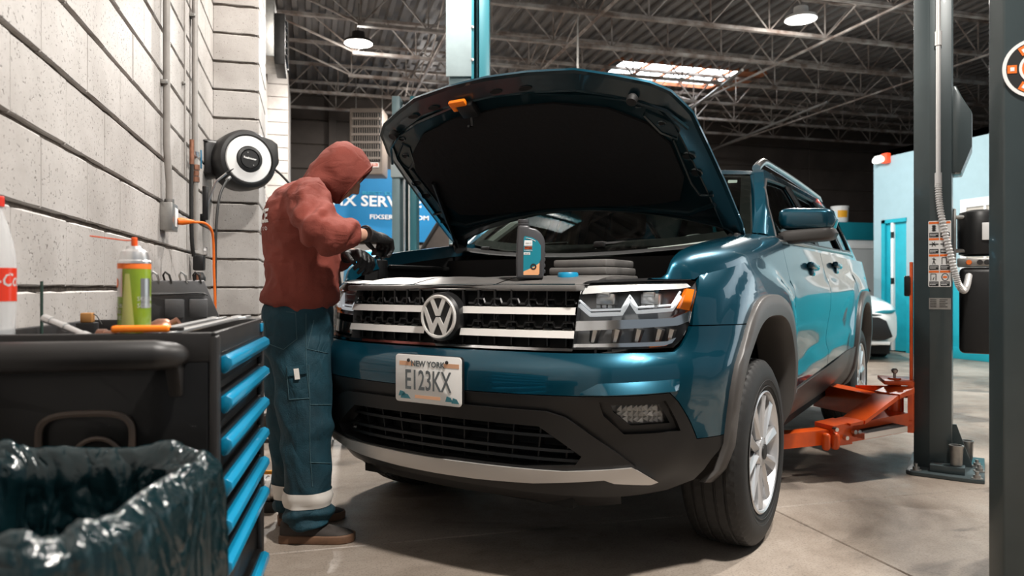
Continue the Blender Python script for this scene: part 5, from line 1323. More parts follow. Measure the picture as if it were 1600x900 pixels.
# push bar on the near end, oval cable hook, castors
MB().tube([(-DX + .02, .005, .925), (-DX + .02, -.045, .925), (-DX + .05, -.06, .922), (-.10, -.06, .922), (-.075, -.045, .92), (-.072, .005, .915)], [.022, .027, .03, .03, .027, .022], 16).build('push_bar', m_cartg, cart, smooth=60)
MB().prism([(.0, .0), (-.055, 0), (-.06, -.02), (-.02, -.10), (-.01, -.10)], -.085, -.06, Matrix(((0, 0, 1, 0), (1, 0, 0, 0), (0, 1, 0, .935), (0, 0, 0, 1))), bev=.003).build('bar_bracket', m_cartg, cart)
ov = [(-.24 + .085 * math.copysign(abs(math.cos(a)) ** .6, math.cos(a)), -.012, .755 + .05 * math.copysign(abs(math.sin(a)) ** .6, math.sin(a))) for a in [2*PI*k/40 for k in range(40)]]
MB().tube(ov, .007, 6, closed=True).tube([(-.22 + .05 * math.cos(a), -.012, .70 + .055 * math.sin(a)) for a in [PI * k / 14 for k in range(15)]], .005, 6).build('oval_hook', mat('hook_bronze', (.12, .095, .08), .4, .4), cart)
for x, y in ((-.42, .06), (-.06, .06), (-.42, .62), (-.06, .62)):
    c_ = MB().rbox((x - .025, y - .03, .09), (x + .025, y + .03, .14), .004).build('castor', dark_steel, cart); MB().cyl((x - .015, y, .05), (x + .015, y, .05), .05, 18).build('castor_wheel', rubber, c_)
MB().rbox((.0, DY - .06, .925), (.006, DY - .025, .95), .002).build('lock_badge', m_hblue, cart)
KM = Matrix.Translation(cart.location) @ Matrix.Rotation(R(-4.2), 4, 'Z')
TZ = .909
def on_cart(name, x, y, label, cat, z=TZ, rz=0, **k): return thing(name, KM @ Vector((x, y, z)), label, cat, rz=R(rz - 4.2), **k)
# spray can
t = on_cart('spray_can', -.20, .155, 'lime green and silver spray can with orange band and straw, on the tool cart', 'spray can')
m_lime = mat('lime_print', (.30, .42, .03), .35, coat=.4, noise_amt=.35, noise_scale=9, col2=(.16, .26, .015), stretch=(1, 1, .3)); m_limel = mat('lime_pale', (.48, .50, .14), .35, coat=.4)
MB().lathe([(.0, .0), (.031, .0), (.0335, .004), (.0335, .190), (.0335, .194)], 36).build('can', m_lime, t)
MB().lathe([(.0338, .186), (.0338, .198), (.0335, .199)], 36, caps=False).build('orange_band', ink_o, t)
MB().lathe([(.0345, .198), (.0345, .203), (.031, .206), (.0305, .212), (.027, .224), (.018, .230), (.016, .236), (0, .237)], 36).build('shoulder', tool_chrome, t)
MB().lathe([(.0065, .236), (.0065, .254), (.005, .256), (0, .256)], 14).tube([(-.005, 0, .249), (-.02, -.0, .2492), (-.09, .0, .258)], .0016, 6).build('nozzle', mat('nozzle_red', (.75, .09, .01), .4), t)
def wrapq(a0, a1, z0, z1, r_, n=8, za=None): 
    mb = MB(); mb.grid(lambda a, c: (r_ * math.sin(a0 + (a1 - a0) * a), -r_ * math.cos(a0 + (a1 - a0) * a), z0 + (z1 - z0) * c + ((za or 0) * a)), n, 1); return mb
wrapq(R(-85), R(-28), .125, .186, .0338).build('silver_panel', satin, t); wrapq(R(38), R(80), .10, .165, .0338).build('silver_panel', satin, t)
mb = MB(); mb.grid(lambda a, c: (.0339 * math.sin(R(-8) + (2*a-1) * R(30 - 22 * c)), -.0339 * math.cos(R(-8) + (2*a-1) * R(30 - 22 * c)), .02 + .155 * c), 8, 8); mb.build('pale_flash', m_limel, t)
for a, z, m_ in ((-62, .155, ink_o), (-50, .05, white_plastic), (58, .05, ink_o)):
    mb = MB(); mb.grid(lambda q, c: ((.0341) * math.sin(R(a) + .26 * c * math.cos(2*PI*q)), -.0341 * math.cos(R(a) + .26 * c * math.cos(2*PI*q)), z + .011 * c * math.sin(2*PI*q)), 16, 1); mb.build('print_dot', m_, t)
for a, z in ((-60, .105), (-60, .092), (-60, .079), (58, .12), (58, .105)):
    tm = text_mb('SCRUB' if z > .1 else 'SHINE', .013, None, .0002); tm.v = [Vector((.0343 * math.sin(R(a) + p.x / .034), -.0343 * math.cos(R(a) + p.x / .034), z + p.y)) for p in tm.v]; tm.build('lettering', white_plastic, t, smooth=0)
# soda bottle at the left edge
t = on_cart('soda_bottle', -.428, .056, 'clear plastic soda bottle with a red label, by the wall end of the tool cart', 'bottle'); t.scale = (.8, .8, 1.05)
m_pet = mat('clear_plastic', (.75, .77, .78), .15, alpha=.38)
MB().lathe([(0, .006), (.034, .0), (.042, .016), (.039, .05), (.041, .09), (.0415, .11), (.0415, .18), (.040, .20), (.035, .225), (.024, .26), (.0125, .285), (.0125, .295), (.0155, .297), (.0155, .300)], 30, caps=False).build('bottle', m_pet, t)
MB().lathe([(.0425, .112), (.0425, .176)], 30, caps=False).build('label', mat('soda_red', (.62, .035, .012), .35, coat=.4), t)
tm = text_mb('Coca-Cola', .036, None, .0002, bold=.0004); tm.v = [Vector((.0429 * math.sin(.45 + (p.x + .25 * p.y) / .0425), -.0429 * math.cos(.45 + (p.x + .25 * p.y) / .0425), .152 + p.y)) for p in tm.v]; tm.build('lettering', white_plastic, t, smooth=0)
MB().lathe([(.0165, .294), (.0165, .312), (.015, .314), (0, .314)], 20).build('cap', mat('cap_red', (.6, .03, .015), .4), t)
# long chrome extension bar leaning on the tray rim
def rod_thing(name, p, q, segs, m, label, cat, n=12):
    P, Q = KM @ Vector(p), KM @ Vector(q); t = thing(name, P, label, cat); d = Q - P
    for nm, a, b, r0, r1 in segs: MB().cyl(d * a, d * b, r0, n, r1).build(nm, m, t, smooth=40)
    return t
rod_thing('extension_bar', (-.405, .22, .985), (-.265, .10, .945), [('drive_socket', 0, .16, .0095, .0095), ('bar', .16, .42, .008, .008), ('collar', .40, .46, .0095, .0095), ('bar', .46, .82, .0075, .0075), ('drive_end', .82, 1.0, .0095, .0095)], tool_chrome, 'chrome socket extension bar leaning on the cart rim, left of the spray can', 'tool')
t = rod_thing('ratchet', (-.285, .10, .945), (-.262, .17, .93), [('handle', .2, 1.0, .008, .010)], tool_chrome, 'chrome ratchet lying on the tray just left of the spray can', 'tool')
MB().lathe([(0, -.012), (.020, -.012), (.022, -.004), (.022, .008), (.014, .012), (.0, .013)], 20).build('ratchet_head', tool_chrome, t)
for i, (x, y, r_, h_, lb) in enumerate(((-.29, .225, .013, .036, 'middle-sized chrome socket'), (-.262, .25, .012, .034, 'chrome socket next to the copper elbow'), (-.30, .275, .015, .04, 'largest chrome socket'), (-.335, .245, .010, .03, 'smallest chrome socket'))):
    t = on_cart('socket', x, y, lb + ' in the small heap on the cart tray', 'socket', z=TZ + r_, group='chrome sockets heaped on the tray')
    t.rotation_euler = (R(90), 0, R(40 * i)); MB().lathe([(r_ * .7, h_ / 2 - .012), (r_ * .8, h_ / 2), (r_, h_ / 2 - .002), (r_, -h_ / 2 + .002), (r_ * .85, -h_ / 2), (0, -h_ / 2 + .001)], 16, caps=False).build('shell', tool_chrome, t); MB().lathe([(0, h_/2 - .012), (r_*.7, h_/2 - .012)], 12, caps=False).build('drive_hole', dark_steel, t)
m_cop = mat('worn_copper', (.42, .20, .13), .38, .8, noise_amt=.4, noise_scale=18)
t = on_cart('copper_elbow', -.235, .19, 'worn copper pipe elbow lying directly left of the spray can', 'pipe fitting', z=TZ + .027)
MB().tube([(-.05, .01, 0), (-.02, .0, .0), (.0, .01, .004), (.012, .03, .01), (.016, .06, .012)], [.022, .022, .021, .021, .022], 16).build('elbow', m_cop, t); MB().lathe([(.0225, -.01), (.025, -.008), (.025, .008), (.0225, .01)], 18, T(-.045, .009, 0) @ RY(90), caps=False).build('collar', m_cop, t)
t = on_cart('copper_ball_joint', -.185, .30, 'dull pink copper ball fitting just right of the spray can', 'pipe fitting', z=TZ + .036)
MB().lathe([(0, -.03), (.02, -.026), (.032, -.008), (.032, .012), (.022, .03), (.014, .034), (.014, .05), (0, .05)], 22, RY(60)).build('ball', m_cop, t); MB().cyl((-.01, -.02, -.005), (-.06, -.05, -.012), .012, 12).build('stub', m_cop, t)
t = on_cart('screw_rod', -.447, .31, 'thin dark green rod standing upright on the cart by the soda bottle', 'rod', z=TZ)
MB().cyl((0, 0, 0), (0, 0, .16), .0035, 8).build('rod', mat('dark_green', (.02, .045, .035), .5), t); MB().cyl((0, 0, 0), (0, 0, .012), .009, 10).build('foot', dark_steel, t)
t = on_cart('test_plug', -.40, .46, 'small brown block with wire clip on a black base in the cart tray', 'plug', z=TZ)
MB().rbox((-.022, -.018, 0), (.022, .018, .055), .003).build('base', black_pl, t); MB().rbox((-.014, -.012, .055), (.014, .012, .08), .003).build('block', mat('brown_block', (.36, .17, .05), .6), t); MB().tube([(.012, 0, .078), (.022, 0, .072), (.034, 0, .05)], .0015, 5).build('clip_wire', dark_steel, t)
# two chrome pliers-like wrenches leaning across the tray, orange-handled knife on the rim
for (p, q, lb) in (((-.15, .10, .958), (-.085, .50, .972), 'long chrome wrench leaning over the tray right of the spray can, left one of two'), ((-.115, .08, .955), (-.022, .50, .975), 'long chrome wrench leaning over the tray beside the orange knife, right one of two')):
    P, Q = KM @ Vector(p), KM @ Vector(q); d = Q - P; t = thing('wrench', P, lb, 'wrench', rot=d.to_track_quat('Y', 'Z').to_euler()); ln = d.length
    MB().prism([(-.013, 0), (.013, 0), (.010, ln * .85), (-.010, ln * .85)], -.004, .004, bev=.0012).build('shank', tool_chrome, t)
    MB().prism([(-.010, ln*.84), (.010, ln*.84), (.021, ln*.9), (.019, ln*.99), (.009, ln), (.008, ln*.93), (-.008, ln*.93), (-.009, ln), (-.019, ln*.99), (-.021, ln*.9)], -.004, .004, bev=.001).build('jaw', tool_chrome, t)
    MB().lathe([(.007, -.004), (.013, -.004), (.013, .004), (.007, .004)], 18, T(0, -.008, 0), close=True).build('ring_end', tool_chrome, t)
t = on_cart('utility_knife', -.125, .012, 'bright orange knife handle lying on the near rim of the tool cart', 'knife', z=CZ + .001, rz=0)
MB().rbox((-.075, -.012, 0), (.035, .012, .014), .005, 3).build('handle', mat('bright_orange', (.95, .22, .01), .4), t); MB().rbox((.035, -.008, .002), (.06, .008, .01), .002).build('nose', dark_steel, t)
t = on_cart('stubby_driver', -.05, .07, 'stubby screwdriver with a white knob lying in the tray corner', 'screwdriver', z=TZ + .03, rz=-35)
MB().cyl((-.03, 0, 0), (.005, 0, .0), .005, 10).build('shaft', tool_chrome, t); MB().lathe([(0, -.014), (.010, -.012), (.013, 0), (.010, .012), (0, .014)], 16, T(.015, 0, 0) @ RY(90)).build('knob', white_plastic, t)
for i, (x, y, lb) in enumerate(((-.028, .19, 'nearest the orange knife'), (-.036, .25, 'second from the orange knife'), (-.026, .31, 'third from the orange knife'), (-.04, .37, 'farthest from the orange knife'))):
    t = on_cart('hex_nut', x, y, 'small brass nut along the tray rim, ' + lb, 'nut', z=TZ + .022, group='small brass nuts along the tray rim')
    MB().lathe([(.006, -.005), (.011, -.005), (.011, .005), (.006, .005)], 6, RX(30 * i), close=True).build('nut', mat('brass', (.5, .33, .14), .35, .8) if 'brass' not in MAT else MAT['brass'], t, smooth=0)
# grey wrench rack propped at the back
t = on_cart('wrench_rack', -.20, .60, 'grey sheet tool holder with wire loops propped at the far end of the cart', 'tool holder', z=.952, rz=14)
m_rack = mat('rack_grey', (.24, .24, .245), .4, .5, noise_amt=.25)
RK = RY(0) @ RX(14)
MB().prism([(-.10, 0), (.10, 0), (.05, .125), (-.115, .125)], -.006, .006, RK @ RX(90), bev=.002).build('plate', m_rack, t)
MB().rbox((-.05, -.014, .02), (.0, -.006, .075), .004, 2, RK).rbox((.012, -.014, .02), (.06, -.006, .075), .004, 2, RK).rbox((-.09, -.012, .085), (.055, -.006, .092), .003, 2, RK).build('pressing', m_rack, t)
MB().tube([RK @ Vector(p) for p in ((-.06, -.012, .088), (.045, -.014, .094), (.06, -.012, .085))], .002, 6).build('wire', ink, t)
for k, x in enumerate((-.105, -.07, -.04, .0, .035)):
    MB().tube([RK @ Vector(p) for p in ((x - .008, 0, .118), (x - .013, 0, .14), (x - .008, -.004, .150), (x + .002, -.006, .142), (x + .008, -.004, .118))], .003, 6).build('wire_loop', satin if k % 2 else dark_steel, t)
# ================================================================ waste bin with a black liner, nearest the tripod
t = thing('waste_bin', Wp(-.675, .98), 'waste bin lined with a glossy black plastic bag, in front of the tool cart', 'waste bin', rz=-AZ + R(2))
BWX, BDY, BZ = .205, .235, .765
def rr_pt(a, wx, wy, e=.42): return (wx * math.copysign(abs(math.cos(a)) ** e, math.cos(a)), wy * math.copysign(abs(math.sin(a)) ** e, math.sin(a)))
def bin_fn(a, c):
    x, y = rr_pt(2*PI*a, BWX * (.78 + .22 * c), BDY * (.78 + .22 * c)); return (x, y, BZ * c - .0)
mb = MB().grid(bin_fn, 48, 8, wrap_u=True); n_ = 9
mb.f.append(tuple(i * 9 for i in range(47, -1, -1))); mb.m.append(0)
mb.build('bin', m_cart, t, smooth=50)
m_bag = mat('bin_liner', (.003, .014, .017), .2, bump=.45, bump_scale=22, spec=.7)
NP = 220
folds(m_bag, 11.0, .9, (1.6, 1.6, .7))
def bag(a, c):
    th = 2 * PI * a; w = noise.noise(Vector((math.cos(th) * 3.1, math.sin(th) * 3.1, c * 1.7))) ; w2 = noise.noise(Vector((math.cos(th) * 9, math.sin(th) * 9, c * 3.0 + 7))); w3 = noise.noise(Vector((math.cos(th) * 21, math.sin(th) * 21, c * 4.0)))
    if c < .38:                                  # outer skirt, bottom to rim
        q = c / .38; x, y = rr_pt(th, BWX + .012, BDY + .012); z = BZ + .012 - (1 - q) * (.22 + .09 * w + .03 * w2); k = 1.03 + (1 - q * .8) * (.10 * w + .13 * (.35 - abs(w2)) + .07 * (.3 - abs(w3)))
        k += .03 * math.sin(q * PI); return (x * k, y * k, z)
    if c < .46:
        q = (c - .38) / .08; x, y = rr_pt(th, BWX + .010 - .03 * q, BDY + .010 - .03 * q); return (x * (1 + .012 * w2), y * (1 + .012 * w2), BZ + .012 + .014 * math.sin(q * PI) + .020 * w + .004 * w3 + .006 * abs(w2))
    q = (c - .46) / .54; s_ = 1 - .55 * q ** 1.5; x, y = rr_pt(th, (BWX - .022) * s_, (BDY - .022) * s_, .5); k = 1 - .03 + q * (.16 * w + .26 * (.3 - abs(w2)) + .14 * (.25 - abs(w3))) * (1 - q * .5)
    return (x * k, y * k, BZ + .008 - .42 * q ** .8)
MB().grid(lambda a, c: bag(a, c), NP, 60, wrap_u=True).build('liner', m_bag, t, smooth=80)
mb = MB(); mb.grid(lambda a, c: ((2*a-1) * .12, (2*c-1) * .14, BZ - .40 + .02 * math.sin(a * 9 + c * 5)), 8, 8); mb.build('liner_bottom', m_bag, t)
# ================================================================ things on the block wall
wx = WX
m_conduit = mat('painted_conduit', (.40, .375, .35), .4, .3, noise_amt=.2, noise_scale=8)
t = thing('power_outlet', (wx, 3.76, 1.385), 'grey metal outlet box fed by a thick vertical conduit, orange plug in it', 'outlet')
MB().rbox((.0, -.065, -.065), (.055, .075, .065), .004).build('box', steel, t)
MB().tube([(.03, 0, .065), (.03, 0, .16), (.026, -.01, .25), (.022, -.02, .34), (.022, -.02, 3.8)], .0165, 12).build('conduit', m_conduit, t); MB().cyl((.03, 0, .06), (.03, 0, .085), .022, 12).build('coupling', steel, t)
for z in (.62, 1.5): MB().rbox((0, -.05, z), (.03, .01, z + .02), .002).build('pipe_clip', steel, t)
MB().rbox((.055, -.01, -.045), (.06, .06, .045), .002).build('faceplate', white_plastic, t)
t = thing('extension_lead', (wx + .06, 3.80, 1.37), 'orange power cord plugged into the outlet and hanging down behind the cart', 'cord')
m_oc = mat('cord_orange', (.85, .17, .015), .45)
MB().lathe([(0, 0), (.016, 0), (.018, .02), (.011, .06), (.008, .075), (0, .076)], 14, RZ(25) @ RY(88)).build('plug', m_oc, t)
MB().tube(spline([(.065, .03, 0), (.11, .07, .0), (.135, .13, -.03), (.14, .17, -.10), (.14, .19, -.24), (.145, .20, -.42), (.14, .21, -.60), (.13, .2, -.85), (.11, .25, -1.2), (.12, .4, -1.355)], 8), .0065, 8).build('cable', m_oc, t)
t = thing('wall_conduit', (wx, 4.58, 1.72), 'slimmer vertical conduit on the block wall beside the hose fittings', 'conduit')
MB().cyl((.025, 0, .0), (.025, 0, 3.46), .0165, 12).build('pipe', m_conduit, t)
for z in (.9, 2.2): MB().rbox((0, -.03, z), (.03, .03, z + .02), .002).build('pipe_clip', steel, t)
t = thing('thin_conduit', (wx, 4.32, 1.66), 'thin pale vertical pipe between the two conduits on the wall', 'conduit')
MB().cyl((.012, 0, 0), (.012, 0, 3.5), .006, 8).build('pipe', m_conduit, t)
for z in (.5, 1.5): MB().rbox((0, -.02, z), (.016, .02, z + .015), .002).build('pipe_clip', steel, t)
# compressed-air drop: valve, brass fittings, regulator and hoses
t = thing('air_drop', (wx, 4.52, 1.15), 'compressed-air pipe with copper fittings, blue valve lever and regulator on the wall', 'air line')
MB().cyl((.03, .06, .12), (.03, .06, .60), .014, 12).build('pipe', m_conduit, t)
for z, r_, m_ in ((.60, .022, m_cop), (.565, .019, m_cop), (.53, .021, m_cop)): MB().cyl((.03, .06, z - .015), (.03, .06, z + .015), r_, 10).build('coupling', m_, t)
MB().cyl((.025, -.05, .60), (.025, -.05, .74), .013, 10).cyl((.025, -.05, .66), (.03, .06, .66), .009, 8).build('brass_tee', m_cop, t)
MB().lathe([(0, 0), (.02, 0), (.02, .03), (0, .03)], 12, T(.03, .06, .66)).build('ball_valve', chrome, t); MB().rbox((.05, .09, .60), (.058, .105, .71), .003).build('valve_lever', mat('lever_blue', (.01, .16, .30), .4), t)
MB().tube(spline([(.025, -.05, .60), (.022, -.055, .45), (.024, -.05, .2), (.03, -.02, .08)], 6), .011, 8).build('black_hose', rubber, t)
MB().rbox((.02, .01, .0), (.08, .09, .09), .01).lathe([(0, .0), (.035, 0), (.035, .02), (.02, .05), (0, .05)], 16, T(.05, .05, -.06)).build('regulator', black_pl, t)
MB().lathe([(0, 0), (.026, 0), (.026, .014), (0, .015)], 18, T(.08, .03, .11) @ RY(90)).build('gauge', chrome, t); MB().cyl((.05, .08, -.03), (.05, .08, -.16), .016, 10).build('water_bowl', mat('bowl_bronze', (.25, .12, .06), .35, .5), t)
MB().cyl((.05, .02, -.02), (.05, .02, -.10), .012, 10).cyl((.05, .02, -.15), (.05, .02, -.24), .010, 10).build('drain_fitting', m_cop, t); MB().cyl((.04, .0, -.20), (.04, .0, -.34), .008, 8).build('drain_stub', chrome, t)
MB().rbox((.06, .10, .30), (.09, .13, .50), .005).build('black_bracket', black_pl, t)
t = thing('hose', (wx, 4.6, .02), 'black rubber hose hanging down the wall behind the orange cord', 'hose')
MB().tube(spline([(.16, .38, 1.72), (.13, .25, 1.60), (.12, .16, 1.40), (.12, .12, 1.1), (.12, .12, .6), (.13, .14, .1), (.2, .3, .01)], 8), .0085, 8).build('tube', rubber, t); MB().cyl((.16, .38, 1.72), (.17, .42, 1.74), .012, 10).build('hose_end', satin, t)
# hose reel
t = thing('hose_reel', (-.44, 5.20, 1.90), 'black hose reel with white ring, mounted on the wall beside the block pilaster', 'hose reel', rz=R(27))
RM = RX(90)
body = [(.0, -.20), (.02, -.2)] 
dsc = MB().lathe([(0, -.13), (.17, -.13), (.195, -.10), (.20, -.02), (.20, .06), (.185, .085), (.165, .09), (.165, .082), (0, .082)], 48, RM); dsc.build('drum', black_rough, t)
MB().prism([(-.02, .185), (.16, .155), (.205, .13), (.215, .0), (.19, -.04), (.15, -.12), (.1, 0)], -.10, .085, RM, bev=.012).build('hose_guide', black_rough, t)
MB().lathe([(.085, .083), (.088, .098), (.150, .092), (.155, .083)], 56, RM, caps=False).build('white_ring', white_plastic, t)
MB().lathe([(.086, .084), (.083, .104), (.066, .108), (.062, .100), (.058, .106), (0, .107)], 44, RM).build('hub', black_pl, t)
text_mb('Reelmaster', .019, RM @ T(0, .005, .1075) @ RZ(-6), .0006, bold=.0006).build('lettering', white_plastic, t, smooth=0)
for a in (110, -60): MB().cyl((.045 * math.cos(R(a)), -.106, .045 * math.sin(R(a))), (.045 * math.cos(R(a)), -.110, .045 * math.sin(R(a))), .004, 8).build('hub_screw', satin, t)
MB().rbox((-.25, .05, -.12), (-.12, .22, .13), .03, 3).rbox((-.2, .10, -.06), (.0, .34, .06), .01).build('wall_bracket', black_rough, t)
MB().tube(spline([(.20, -.02, -.03), (.25, -.03, -.07), (.32, -.05, -.15), (.41, -.09, -.30), (.49, -.15, -.55), (.52, -.22, -.9), (.53, -.27, -1.3), (.52, -.27, -1.885)], 7), .0085, 8).build('hose_tail', rubber, t)
MB().tube([(-.22, .05, .11), (-.30, .02, .115), (-.31, .0, .09)], .006, 6).tube([(-.22, .05, -.10), (-.30, .02, -.10)], .006, 6).build('mount_rod', dark_steel, t)
t = thing('air_gun_lance', (-.622, 4.66, 1.478), 'bent silver air-gun lance with black tip, in front of the hose reel', 'air gun')
MB().tube([(0, 0, 0), (.066, .01, .195), (.072, .01, .207), (.082, .01, .216), (.135, .03, .268)], .007, 8).build('lance', satin, t); MB().cyl((.128, .028, .262), (.168, .035, .292), .0085, 8, .002).build('tip', black_pl, t); MB().rbox((-.015, -.015, -.05), (.015, .015, .01), .005).build('grip', black_pl, t)
# tyre, hose coupling and yellow tool on the floor behind the mechanic
t = thing('tyre', (-.30, 5.36, .365), 'old tyre leaning against the block pilaster behind the mechanic', 'tyre', rot=(R(75), 0, 0))
MB().lathe([(.20, -.09), (.22, -.105), (.31, -.10), (.345, -.075), (.352, -.03), (.352, .03), (.345, .075), (.31, .10), (.22, .105), (.20, .09)], 48, caps=False).build('carcass', mat('dusty_rubber', (.06, .047, .04), .8, noise_amt=.3, noise_scale=12), t)
MB().lathe([(.335, .086), (.342, .08), (.35, .082), (.342, .092)], 48, close=True).build('pale_bead', mat('pale_bead', (.5, .44, .38), .6), t)
t = thing('hose_coupling', Wp(-1.15, 3.45, .10), 'silver ribbed hose coupling lying on the floor behind the mechanic', 'coupling', rz=-AZ)
mb = MB().cyl((-.06, 0, 0), (.05, 0, 0), .055, 20); [mb.cyl((-.05 + .03 * k, 0, 0), (-.038 + .03 * k, 0, 0), .062, 20) for k in range(3)]; mb.build('sleeve', satin, t); MB().rbox((-.05, -.05, -.10), (.04, .05, -.05), .004).build('foot', dark_steel, t)
t = thing('yellow_clamp', Wp(-1.205, 3.62, 0), 'yellow metal clamp on the floor behind the mechanic', 'clamp', rz=-AZ)
m_yel = mat('safety_yellow', (.75, .32, .015), .45)
MB().tube([(-.05, 0, .08), (-.045, 0, .135), (.045, 0, .135), (.05, 0, .08)], .012, 8).rbox((-.06, -.03, .06), (.06, .03, .09), .008).build('frame', m_yel, t); MB().rbox((-.055, -.04, 0), (.055, .04, .06), .01).build('base', dark_steel, t)
# ================================================================ the mechanic
from mathutils.bvhtree import BVHTree
FA = R(15)
man = thing('person', Wp(-.86, 3.1), 'person in a rust-red hooded sweatshirt and teal work trousers bending over the open hood', 'person', rz=FA - AZ)
def lp(u, v, y):                              # side view reading -> (forward, left, up) of the figure, given how far left of its middle
    k = (u - 800) / FPX; x = (k * (3.1 + y * math.cos(FA)) + .86 + y * math.sin(FA)) / (math.cos(FA) - k * math.sin(FA))
    return Vector((x, y, CH + (448 - v) / FPX * (3.1 + x * math.sin(FA) + y * math.cos(FA))))
def etube(mb, secs, n=20):                    # secs: (centre, (axis u * half), (axis v * half)); closed ends
    vs = []; k = len(secs)
    for c, u, v in secs:
        c, u, v = Vector(c), Vector(u), Vector(v)
        for j in range(n):
            a = 2 * PI * j / n; vs.append(c + u * math.cos(a) + v * math.sin(a))
    fs = [(i*n + j, i*n + (j+1) % n, (i+1)*n + (j+1) % n, (i+1)*n + j) for i in range(k - 1) for j in range(n)]
    fs += [tuple(range(n - 1, -1, -1)), tuple(range((k - 1) * n, k * n))]
    return mb.add(vs, fs)
def limb(mb, pts, rads, n=16, flat=1.0):
    P = spline(pts, 6); Rr = spline([(r_, 0, 0) for r_ in rads], 6); return mb.tube(P, [q.x for q in Rr], n)
def blob(mb, c, r_, n=14):
    c = Vector(c); rx, ry, rz = r_ if isinstance(r_, (tuple, list)) else (r_, r_, r_)
    return etube(mb, [(c + Vector((0, 0, rz * math.sin(t))), (rx * math.cos(t), 0, 0), (0, ry * math.cos(t), 0)) for t in [(-.98 + 1.96 * i / 10) * PI / 2 for i in range(11)]], n)
def organic(name, mb, m, parent, voxel=.012, it=6, wrinkle=None, fac=.5):
    me = bpy.data.meshes.new(name); me.from_pydata([tuple(p) for p in mb.v], [], mb.f)
    bm = bmesh.new(); bm.from_mesh(me); bmesh.ops.recalc_face_normals(bm, faces=bm.faces[:]); bm.to_mesh(me); bm.free()
    o = link(name, me, None)
    md = o.modifiers.new('r', 'REMESH'); md.mode = 'VOXEL'; md.voxel_size = voxel
    s_ = o.modifiers.new('s', 'SMOOTH'); s_.iterations = it; s_.factor = fac
    dg = bpy.context.evaluated_depsgraph_get(); m2 = bpy.data.meshes.new_from_object(o.evaluated_get(dg)); m2.name = name
    bpy.data.objects.remove(o); bpy.data.meshes.remove(me)
    if wrinkle:
        nr = [v.normal.copy() for v in m2.vertices]
        for v, n_ in zip(m2.vertices, nr): v.co += n_ * wrinkle(v.co)
    m2.materials.clear(); m2.materials.append(m); m2.polygons.foreach_set('use_smooth', [True] * len(m2.polygons)); m2.update()
    return link(name, m2, parent)
m_skin = mat('skin', (.55, .31, .22), .5, noise_amt=.12, noise_scale=20)
m_hood = mat('rust_fleece', (.245, .052, .036), .85, noise_amt=.25, noise_scale=5, bump=.25, bump_scale=260)
m_trou = mat('teal_workwear', (.004, .048, .072), .75, noise_amt=.5, noise_scale=5, bump=.3, bump_scale=220)
m_glove = mat('glove_black', (.012, .012, .013), .5, bump=.5, bump_scale=160)
m_refl = mat('reflective_band', (.72, .68, .63), .45, noise_amt=.1)
m_shoe = mat('shoe_suede', (.05, .041, .036), .8, noise_amt=.3, noise_scale=18); m_sole = mat('shoe_sole', (.20, .105, .06), .65, noise_amt=.35, noise_scale=12)
m_stitch = mat('pale_stitch', (.045, .10, .12), .8)
folds(m_hood, 7.0, .42, (1, 1.2, 2.0)); folds(m_trou, 7.0, .75, (1.4, 1.2, .8))
# joints
SR, ER, WR = Vector((-.005, -.16, 1.405)), Vector((.045, -.335, 1.262)), Vector((.205, -.225, 1.264))
SL, EL, WL = Vector((.0, .24, 1.40)), Vector((.03, .34, 1.18)), Vector((.165, .06, 1.195))
HR, KR, AR = Vector((-.045, -.035, .90)), Vector((.0, -.05, .50)), Vector((-.03, -.062, .10))
HLp, KL, AL = Vector((-.045, .14, .90)), Vector((-.03, .17, .50)), Vector((-.07, .19, .10))
HC = lp(532, 266, .03)                        # head centre
FD = Vector((math.cos(R(-42)), 0, math.sin(R(-42)))); UP = Vector((-FD.z, 0, FD.x)); LT = Vector((0, 1, 0))
# ---- body (one continuous surface)
mb = MB()
def hd(f, u, l=0): return HC + FD * f + UP * u + LT * l
etube(mb, [(hd(-.02, -.105), FD * .045, LT * .045), (hd(.0, -.09), FD * .075, LT * .06), (hd(.005, -.05), FD * .088, LT * .068), (hd(.0, 0), FD * .097, LT * .075), (hd(-.005, .05), FD * .093, LT * .074), (hd(-.01, .085), FD * .072, LT * .058), (hd(-.01, .108), FD * .03, LT * .025)])
mb.tube([hd(.088, .022), hd(.104, -.005), hd(.118, -.025), hd(.098, -.035)], [.008, .011, .014, .008], 10)     # nose
blob(mb, hd(.092, -.058), (.016, .026, .01)); blob(mb, hd(.09, -.072), (.014, .022, .008)); blob(mb, hd(.075, -.098), (.022, .022, .018))   # lips, chin
for s_ in (1, -1): blob(mb, hd(.07, .012, s_ * .032), (.018, .016, .012)); blob(mb, hd(.0, -.01, s_ * .076), (.018, .010, .03)); blob(mb, hd(.085, .03, s_ * .03), (.012, .026, .008))
limb(mb, [hd(-.035, -.06), (.05, .035, 1.47), (.0, .04, 1.40)], [.055, .058, .07])
etube(mb, [((-.04, .045, .86), (.12, 0, 0), (0, .15, 0)), ((-.05, .045, .98), (.11, 0, 0), (0, .14, 0)), ((-.045, .04, 1.15), (.105, 0, 0), (0, .145, 0)), ((-.04, .04, 1.32), (.115, 0, 0), (0, .17, 0)), ((-.01, .04, 1.42), (.08, 0, 0), (0, .15, 0))])
for S0, E0, W0 in ((SR, ER, WR), (SL, EL, WL)):
    dr = (W0 - E0).normalized(); limb(mb, [S0, S0.lerp(E0, .5), E0, E0.lerp(W0, .5), W0, W0 + dr * .05], [.06, .05, .042, .038, .028, .027])
for H0, K0, A0 in ((HR, KR, AR), (HLp, KL, AL)): limb(mb, [H0 + Vector((0, 0, .03)), H0.lerp(K0, .5), K0, K0.lerp(A0, .4), A0, A0 + Vector((.06, 0, -.05))], [.085, .075, .058, .052, .036, .03])
organic('body', mb, m_skin, man, .0085, 4)
